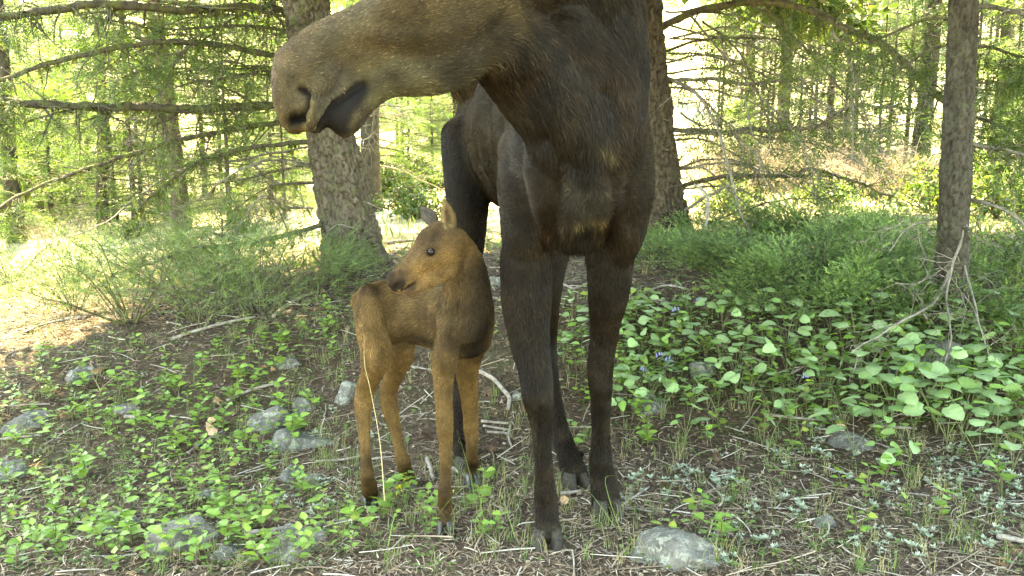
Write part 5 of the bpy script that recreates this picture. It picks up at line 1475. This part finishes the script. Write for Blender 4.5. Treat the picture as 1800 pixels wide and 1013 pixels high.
for n_, (g, (u, v)) in enumerate(field(115, (440, 1820, 720, 1005), rng, f_ros, .045)):
    o = link('silver_rosette', ROS[n_ % 5], None, g); o.rotation_euler = (0, 0, rng.uniform(0, 6.28)); o.scale = ((.62, .86, 1.15)[n_ % 3],) * 3
    tag(o, ('small ', 'middling ', 'wide ')[n_ % 3] + ('dense ' if n_ % 2 else 'loose ') + 'silvery rosette clump ' + whereabouts(u, v), 'plant', 'silvery rosette plants')

# ------------------------------------------------------------------ flowers, grass stalks, cones
M_blue = plain_mat('bluebell_petal', (.17, .19, .38), .5, .3, 80, .25); M_yellow = plain_mat('yellow_petal', (.55, .42, .03), .5, .3, 80, .25)
M_dry = plain_mat('dry_grass', (.33, .29, .15), .6, .3, 60, .3)
def bell_mesh():
    th = np.linspace(0, 2 * np.pi, 8, endpoint=False); V = []
    for z, r in ((0, .0022), (-.006, .003), (-.012, .0042), (-.016, .0068)):
        V += [(math.cos(t) * r, math.sin(t) * r, z) for t in th]
    F = [(i * 8 + j, i * 8 + (j + 1) % 8, i * 8 + 8 + (j + 1) % 8, i * 8 + 8 + j) for i in range(3) for j in range(8)]
    return mesh_np('bell', V, np.array(F), M_blue)
BELL = bell_mesh()
for n_, (u, v) in enumerate([(1213, 560), (1168, 672), (1140, 690), (1432, 700), (1195, 575), (1150, 655)]):
    t = empty('bluebell', G2(u, v), n_ * 1.0); tag(t, 'blue bell flower nodding ' + whereabouts(u, v), 'flower', 'bluebells among the leaves')
    q = np.linspace(0, 1, 7)[:, None]; path = np.array([.05, .0, 0]) * q ** 3 + np.array([0, 0, .15]) * (q - .12 * q ** 4)
    V, F = tube(path, .0014, 4); link('stem', mesh_np('stem', V, F, M_stem), t)
    for b in range(5):
        o = link('bell', BELL, t, path[-1] + np.array([math.cos(b * 1.3) * .014, math.sin(b * 1.3) * .014, -.004 * b])); o.rotation_euler = (.4 * math.sin(b), .4 * math.cos(b), 0); o.scale = (.95,) * 3
for n_, (u, v) in enumerate([(712, 885), (782, 905), (1085, 640), (700, 895)]):
    t = empty('yellow_flower', G2(u, v), n_ * 1.0); tag(t, 'tiny yellow flower head ' + whereabouts(u, v), 'flower', 'tiny yellow flowers')
    path = np.array([(0, 0, 0), (.004, 0, .05), (.012, .003, .10)]); V, F = tube(path, .0013, 4); link('stem', mesh_np('stem', V, F, M_stem), t)
    mb = MB(); r2 = np.random.default_rng(n_); lv, lf = leaf_shape(.009, .004, 3, .2, .1)
    for b in range(7):
        d = r2.normal(size=(6, 3)) + np.array([0, 0, .6]); V, F, C = scatter(lv, lf, frames(d, 1, r2), np.tile(path[-1] + r2.normal(size=3) * .012, (6, 1))); mb.add(V, F)
    link('petals', mb.mesh('petals', M_yellow, usecol=False), t)

def blade(path, w):
    path = np.asarray(path, float); t = unit(np.gradient(path, axis=0)); s = unit(np.cross(t, [.3, 1, .2])); ww = (w * np.linspace(1, .12, len(path)))[:, None]
    V = np.stack([path - s * ww, path + s * ww], 1).reshape(-1, 3); i = np.arange(len(path) - 1) * 2
    return V, np.stack([i, i + 1, i + 3, i + 2], 1)
for n_, (keys, w, mt, lab) in enumerate([
    ([(676, 880, 3.72), (668, 780, 3.66), (652, 690, 3.60), (641, 640, 3.58), (640, 588, 3.58)], .0022, M_dry, 'tall dry grass stalk standing before the hind legs of the calf'),
    ([(840, 905, 3.78), (825, 830, 3.7), (803, 755, 3.66)], .0018, M_grass, 'long green grass blade crossing the far foreleg of the calf'), ([(850, 912, 3.75), (835, 850, 3.7), (800, 870, 3.6), (770, 905, 3.5)], .0022, M_grass, 'arching grass blade between the hooves of the calf'),
    ([(842, 905, 3.8), (850, 850, 3.75), (846, 800, 3.7)], .0016, M_grass, 'upright grass blade beside the far hoof of the calf'), ([(1092, 935, 3.5), (1075, 890, 3.5), (1064, 842, 3.5), (1085, 836, 3.5)], .0016, M_grass, 'thin grass blade bent before the right hoof of the cow'),
    ([(1080, 925, 3.52), (1040, 870, 3.6), (1010, 852, 3.65)], .0014, M_grass, 'fine grass blade leaning between the hooves of the cow'), ([(682, 960, 3.4), (690, 920, 3.38), (697, 900, 3.38)], .0030, M_grass, 'broad pale grass blade under the leafy sprig'),
    ([(905, 945, 3.6), (885, 880, 3.6), (870, 850, 3.6)], .0018, M_grass, 'grass blade left of the near hoof of the cow')]):
    V, F = blade(catmull(np.array([P(*q) for q in keys]), 6), w)
    o = link('grass_blade', mesh_np('grass_blade', V, F, mt, np.tile([.12, .19, .06], (len(V), 1)))); tag(o, lab, 'grass')

M_cone = plain_mat('cone_scale', (.10, .06, .035), .8, .2, 50, .4)
def cone_mesh():
    mb = MB(); n = 60
    for i in range(n):
        f = i / n; az = i * 2.4; r = .017 * math.sin(math.pi * (f * .86 + .1)); d = np.array([math.cos(az), math.sin(az), .7]); p = np.array([math.cos(az) * r * .5, math.sin(az) * r * .5, f * .05])
        sc = .012 * (1 - .4 * f); sd = np.array([-math.sin(az), math.cos(az), 0])
        mb.add([p, p + d * sc + sd * sc * .55, p + d * sc * 1.25, p + d * sc - sd * sc * .55, p + d * sc * .9 - np.array([0, 0, .003])], np.array([(0, 1, 2), (0, 2, 3), (0, 4, 1), (0, 3, 4), (1, 4, 2), (2, 4, 3)]))
    return mb.mesh('fir_cone', M_cone, smooth=False, usecol=False)
CONE = cone_mesh()
for n_, (u, v) in enumerate([(1256, 806), (1330, 760), (870, 800), (930, 720), (600, 780), (1420, 830), (1180, 860), (740, 770), (855, 700), (1025, 545)]):
    o = link('fir_cone', CONE, None, G2(u, v) + np.array([0, 0, .014])); o.rotation_euler = (1.45, .3 * n_, n_ * 1.9); o.scale = (1.15,) * 3
    tag(o, 'small brown fir cone lying ' + whereabouts(u, v), 'cone', 'fir cones on the needle floor')
M_dryleaf = plain_mat('dry_leaf', (.34, .22, .13), .7, .2, 50, .35)
DL = mesh_np('dry_leaf', *leaf_shape(.07, .05, 7, .5, .5, 0, .1), M_dryleaf)
for n_, (u, v) in enumerate([(372, 716), (388, 712), (398, 668), (160, 662), (380, 772), (482, 660), (365, 750), (1000, 890), (985, 850), (330, 765), (470, 655), (1470, 760), (900, 630)]):
    o = link('dry_leaf', DL, None, G2(u, v) + np.array([0, 0, .03])); o.rotation_euler = (n_ * .7, .4 * math.sin(n_), n_ * 2.2); o.scale = (rng.uniform(.5, 1.1),) * 3
    tag(o, 'curled pale brown dry leaf ' + whereabouts(u, v), 'leaf', 'dry leaves on the floor')
# ------------------------------------------------------------------ what nobody could count on the forest floor
rng = np.random.default_rng(99)
def floor_spots(n, ymin=2.5, ymax=9.5, pw=1.6):
    y = ymin + (ymax - ymin) * rng.random(n) ** pw
    x = rng.uniform(-.62, .62, n) * (y + .4)
    return x, y
# needles and bits of twig
N = 62000
x, y = floor_spots(N)
nz = ground_z(x, y) + rng.uniform(.001, .014, N)
az = rng.uniform(0, 6.283, N); L = rng.uniform(.018, .065, N) * (1 + .10 * (y - 3)); W = rng.uniform(.0007, .0017, N) * (1 + .22 * np.maximum(y - 3, 0))
d = np.stack([np.cos(az), np.sin(az), rng.normal(0, .16, N)], 1)
s = np.stack([-np.sin(az), np.cos(az), rng.normal(0, .3, N)], 1) * W[:, None]
c = np.stack([x, y, nz], 1)
bend = np.stack([-np.sin(az), np.cos(az), np.zeros(N)], 1) * (L * rng.normal(0, .10, N))[:, None] + np.array([0, 0, .004])
V = np.stack([c - d * L[:, None] / 2 - s, c - d * L[:, None] / 2 + s, c + bend - s, c + bend + s, c + d * L[:, None] / 2 - s * .5, c + d * L[:, None] / 2 + s * .5], 1).reshape(-1, 3)
b = np.arange(N)[:, None] * 6
F = np.concatenate([b + np.array([0, 1, 3, 2]), b + np.array([2, 3, 5, 4])])
pal = np.array([(.26, .195, .12), (.175, .12, .075), (.105, .07, .044), (.35, .295, .215), (.22, .175, .13), (.062, .046, .033)])
C = np.repeat(pal[rng.choice(6, N, p=[.24, .24, .17, .12, .13, .10])] * rng.uniform(.7, 1.3, (N, 1)), 6, 0)
def attr_mat(name, rough=.85):
    k = NT(name); at = k.n('ShaderNodeAttribute', attribute_name='col'); pb = k.n('ShaderNodeBsdfPrincipled'); pb.inputs['Roughness'].default_value = rough
    pb.inputs['Specular IOR Level'].default_value = .2; k.l(at.outputs['Color'], pb.inputs['Base Color']); k.l(pb.outputs[0], k.out.inputs[0]); return k.m
M_lit = attr_mat('needle_litter')
tag(link('needle_litter', mesh_np('needle_litter', V, F, M_lit, C, False)), 'brown fir needles strewn over the forest floor', 'needle litter', kind='stuff')
# twigs
mb = MB()
x, y = floor_spots(1700, 2.5, 9, 1.5)
for xx, yy in zip(x, y):
    a = rng.uniform(0, 6.283); l = rng.uniform(.06, .26); t = np.linspace(-.5, .5, 5)
    p = np.stack([xx + math.cos(a) * l * t + rng.normal() * .03 * t ** 2, yy + math.sin(a) * l * t + rng.normal() * .2 * l * t ** 2, 0 * t], 1)
    p[:, 2] = ground_z(p[:, 0], p[:, 1]) + rng.uniform(.004, .02)
    v_, f_ = tube(p, rng.uniform(.0014, .0036) * np.array([1, 1, .9, .8, .6]), 4)
    mb.add(v_, f_, np.array([(.36, .32, .26), (.22, .17, .12), (.12, .09, .06)][rng.integers(0, 3)]) * rng.uniform(.7, 1.3))
tag(link('twig_litter', mb.mesh('twig_litter', M_lit)), 'thin dead twigs scattered over the forest floor', 'twig litter', kind='stuff')
# flakes of bark and cone scales
n = 26000; x, y = floor_spots(n)
tv = np.array([(-.5, -.35, 0), (.5, -.25, .15), (.45, .35, 0), (-.4, .3, .2)]); q = rng.normal(size=(n, 3)) * .35 + np.stack([np.cos(x * 99), np.sin(x * 99), 0 * x], 1)
V, F, C = scatter(tv, np.array([(0, 1, 2, 3)]), frames(q, .35, rng) * (rng.uniform(.006, .020, n) * (1 + .1 * (y - 3)))[:, None, None], np.stack([x, y, ground_z(x, y) + rng.uniform(.001, .010, n)], 1), None,
    np.array([(.12, .08, .05), (.20, .15, .10), (.07, .05, .035), (.26, .22, .17)])[rng.choice(4, n, p=[.4, .25, .25, .1])] * rng.uniform(.7, 1.3, (n, 1)))
tag(link('bark_litter', mesh_np('bark_litter', V, F, M_lit, C, False)), 'small flakes of bark and cone scales on the floor', 'bark litter', kind='stuff')
# tiny herbs, moss tufts
tl = leaf_shape(.020, .013, 3, .2, .15)
def herb_field(n, dens, name, label, cols, size, lo=.003, hi=.05, per=5):
    P_, D_, C_ = [], [], []
    k = 0
    while k < n:
        u = rng.uniform(-60, 1860); v = rng.uniform(430, 1010)
        if rng.random() > dens(u, v): continue
        g = G2(u, v); k += 1; h = rng.uniform(lo, hi); cc = cols[rng.integers(0, len(cols))] * rng.uniform(.75, 1.25)
        for i in range(per):
            a = rng.uniform(0, 6.283)
            P_.append(g + np.array([math.cos(a) * h * .5, math.sin(a) * h * .5, h * rng.uniform(.3, 1)])); D_.append((math.cos(a), math.sin(a), rng.uniform(-.1, .6))); C_.append(cc)
    m = len(P_)
    V, F, C = scatter(tl[0], tl[1], frames(np.array(D_), .25, rng) * (rng.uniform(.6, 1.5, m) * size)[:, None, None], np.array(P_), None, np.array(C_))
    tag(link(name, mesh_np(name, V, F, M_leaf, C)), label, name.replace('_', ' '), kind='stuff')
HC = np.array([(.085, .15, .04), (.10, .175, .045), (.075, .125, .04), (.13, .18, .05)])
herb_field(2600, lambda u, v: .75 * f_left(u, v) + (.9 * f_right(u, v) if u > 1060 else 0) + .10 + .25 * blob(u, v, (720, 910), 120, 50) + .5 * blob(u, v, (580, 570), 80, 50) + .3 * blob(u, v, (1020, 620), 60, 80), 'ground_herbs', 'tiny green herbs covering the floor between larger plants', HC, 1.0)
# fine grass
def grass(n, dens, name, label, cols, l0, l1, w):
    mbV, mbF, mbC, k, m = [], [], [], 0, 0
    while k < n:
        u = rng.uniform(-60, 1860); v = rng.uniform(430, 1010)
        if rng.random() > dens(u, v): continue
        g = G2(u, v); k += 1; cc = cols[rng.integers(0, len(cols))]
        for i in range(rng.integers(4, 10)):
            a = rng.uniform(0, 6.283); l = rng.uniform(l0, l1); o = np.array([math.cos(a), math.sin(a), 0])
            p = g + np.array([rng.normal() * .012, rng.normal() * .012, 0]); lean = rng.uniform(.15, .9)
            pts = [p, p + o * l * .18 * lean + np.array([0, 0, l * .5]), p + o * l * .5 * lean + np.array([0, 0, l * .82]), p + o * l * lean + np.array([0, 0, l * (.95 - .3 * lean)])]
            v_, f_ = blade(pts, w); mbV.append(v_); mbF.append(f_ + m); m += len(v_); mbC.append(np.tile(cc * rng.uniform(.7, 1.3), (len(v_), 1)))
    tag(link(name, mesh_np(name, np.concatenate(mbV), np.concatenate(mbF), M_grass, np.concatenate(mbC))), label, 'grass', kind='stuff')
grass(900, lambda u, v: .14 + .8 * blob(u, v, (820, 880), 90, 60) + .7 * blob(u, v, (570, 580), 90, 60) + .08 * blob(u, v, (1200, 800), 140, 80) + .5 * blob(u, v, (590, 850), 60, 90) + .6 * blob(u, v, (1090, 925), 30, 30), 'grass', 'thin short green grass blades on the forest floor', np.array([(.10, .15, .05), (.13, .17, .06), (.16, .17, .08), (.24, .21, .11)]), .03, .12, .0011)
# sunlit grass of the clearing
n = 11000; y = 8 + 22 * rng.random(n) ** 1.5; x = rng.uniform(-.62, .62, n) * y
tv, tf = leaf_shape(.13, .018, 3, .3, .3); q = rng.normal(size=(n, 3)) * .5 + np.array([0, 0, 1.0])
V, F, C = scatter(tv, tf, frames(q, 1, rng) * (rng.uniform(.4, 1.2, n) * (1 + .03 * (y - 8)))[:, None, None], np.stack([x, y, ground_z(x, y)], 1), None, np.array([(.12, .17, .05), (.17, .20, .07), (.28, .26, .14), (.10, .14, .045)])[rng.integers(0, 4, n)] * rng.uniform(.7, 1.3, (n, 1)))
tag(link('clearing_grass', mesh_np('clearing_grass', V, F, M_grass, C)), 'bright sunlit grass and herbs of the clearing behind', 'grass', kind='stuff')
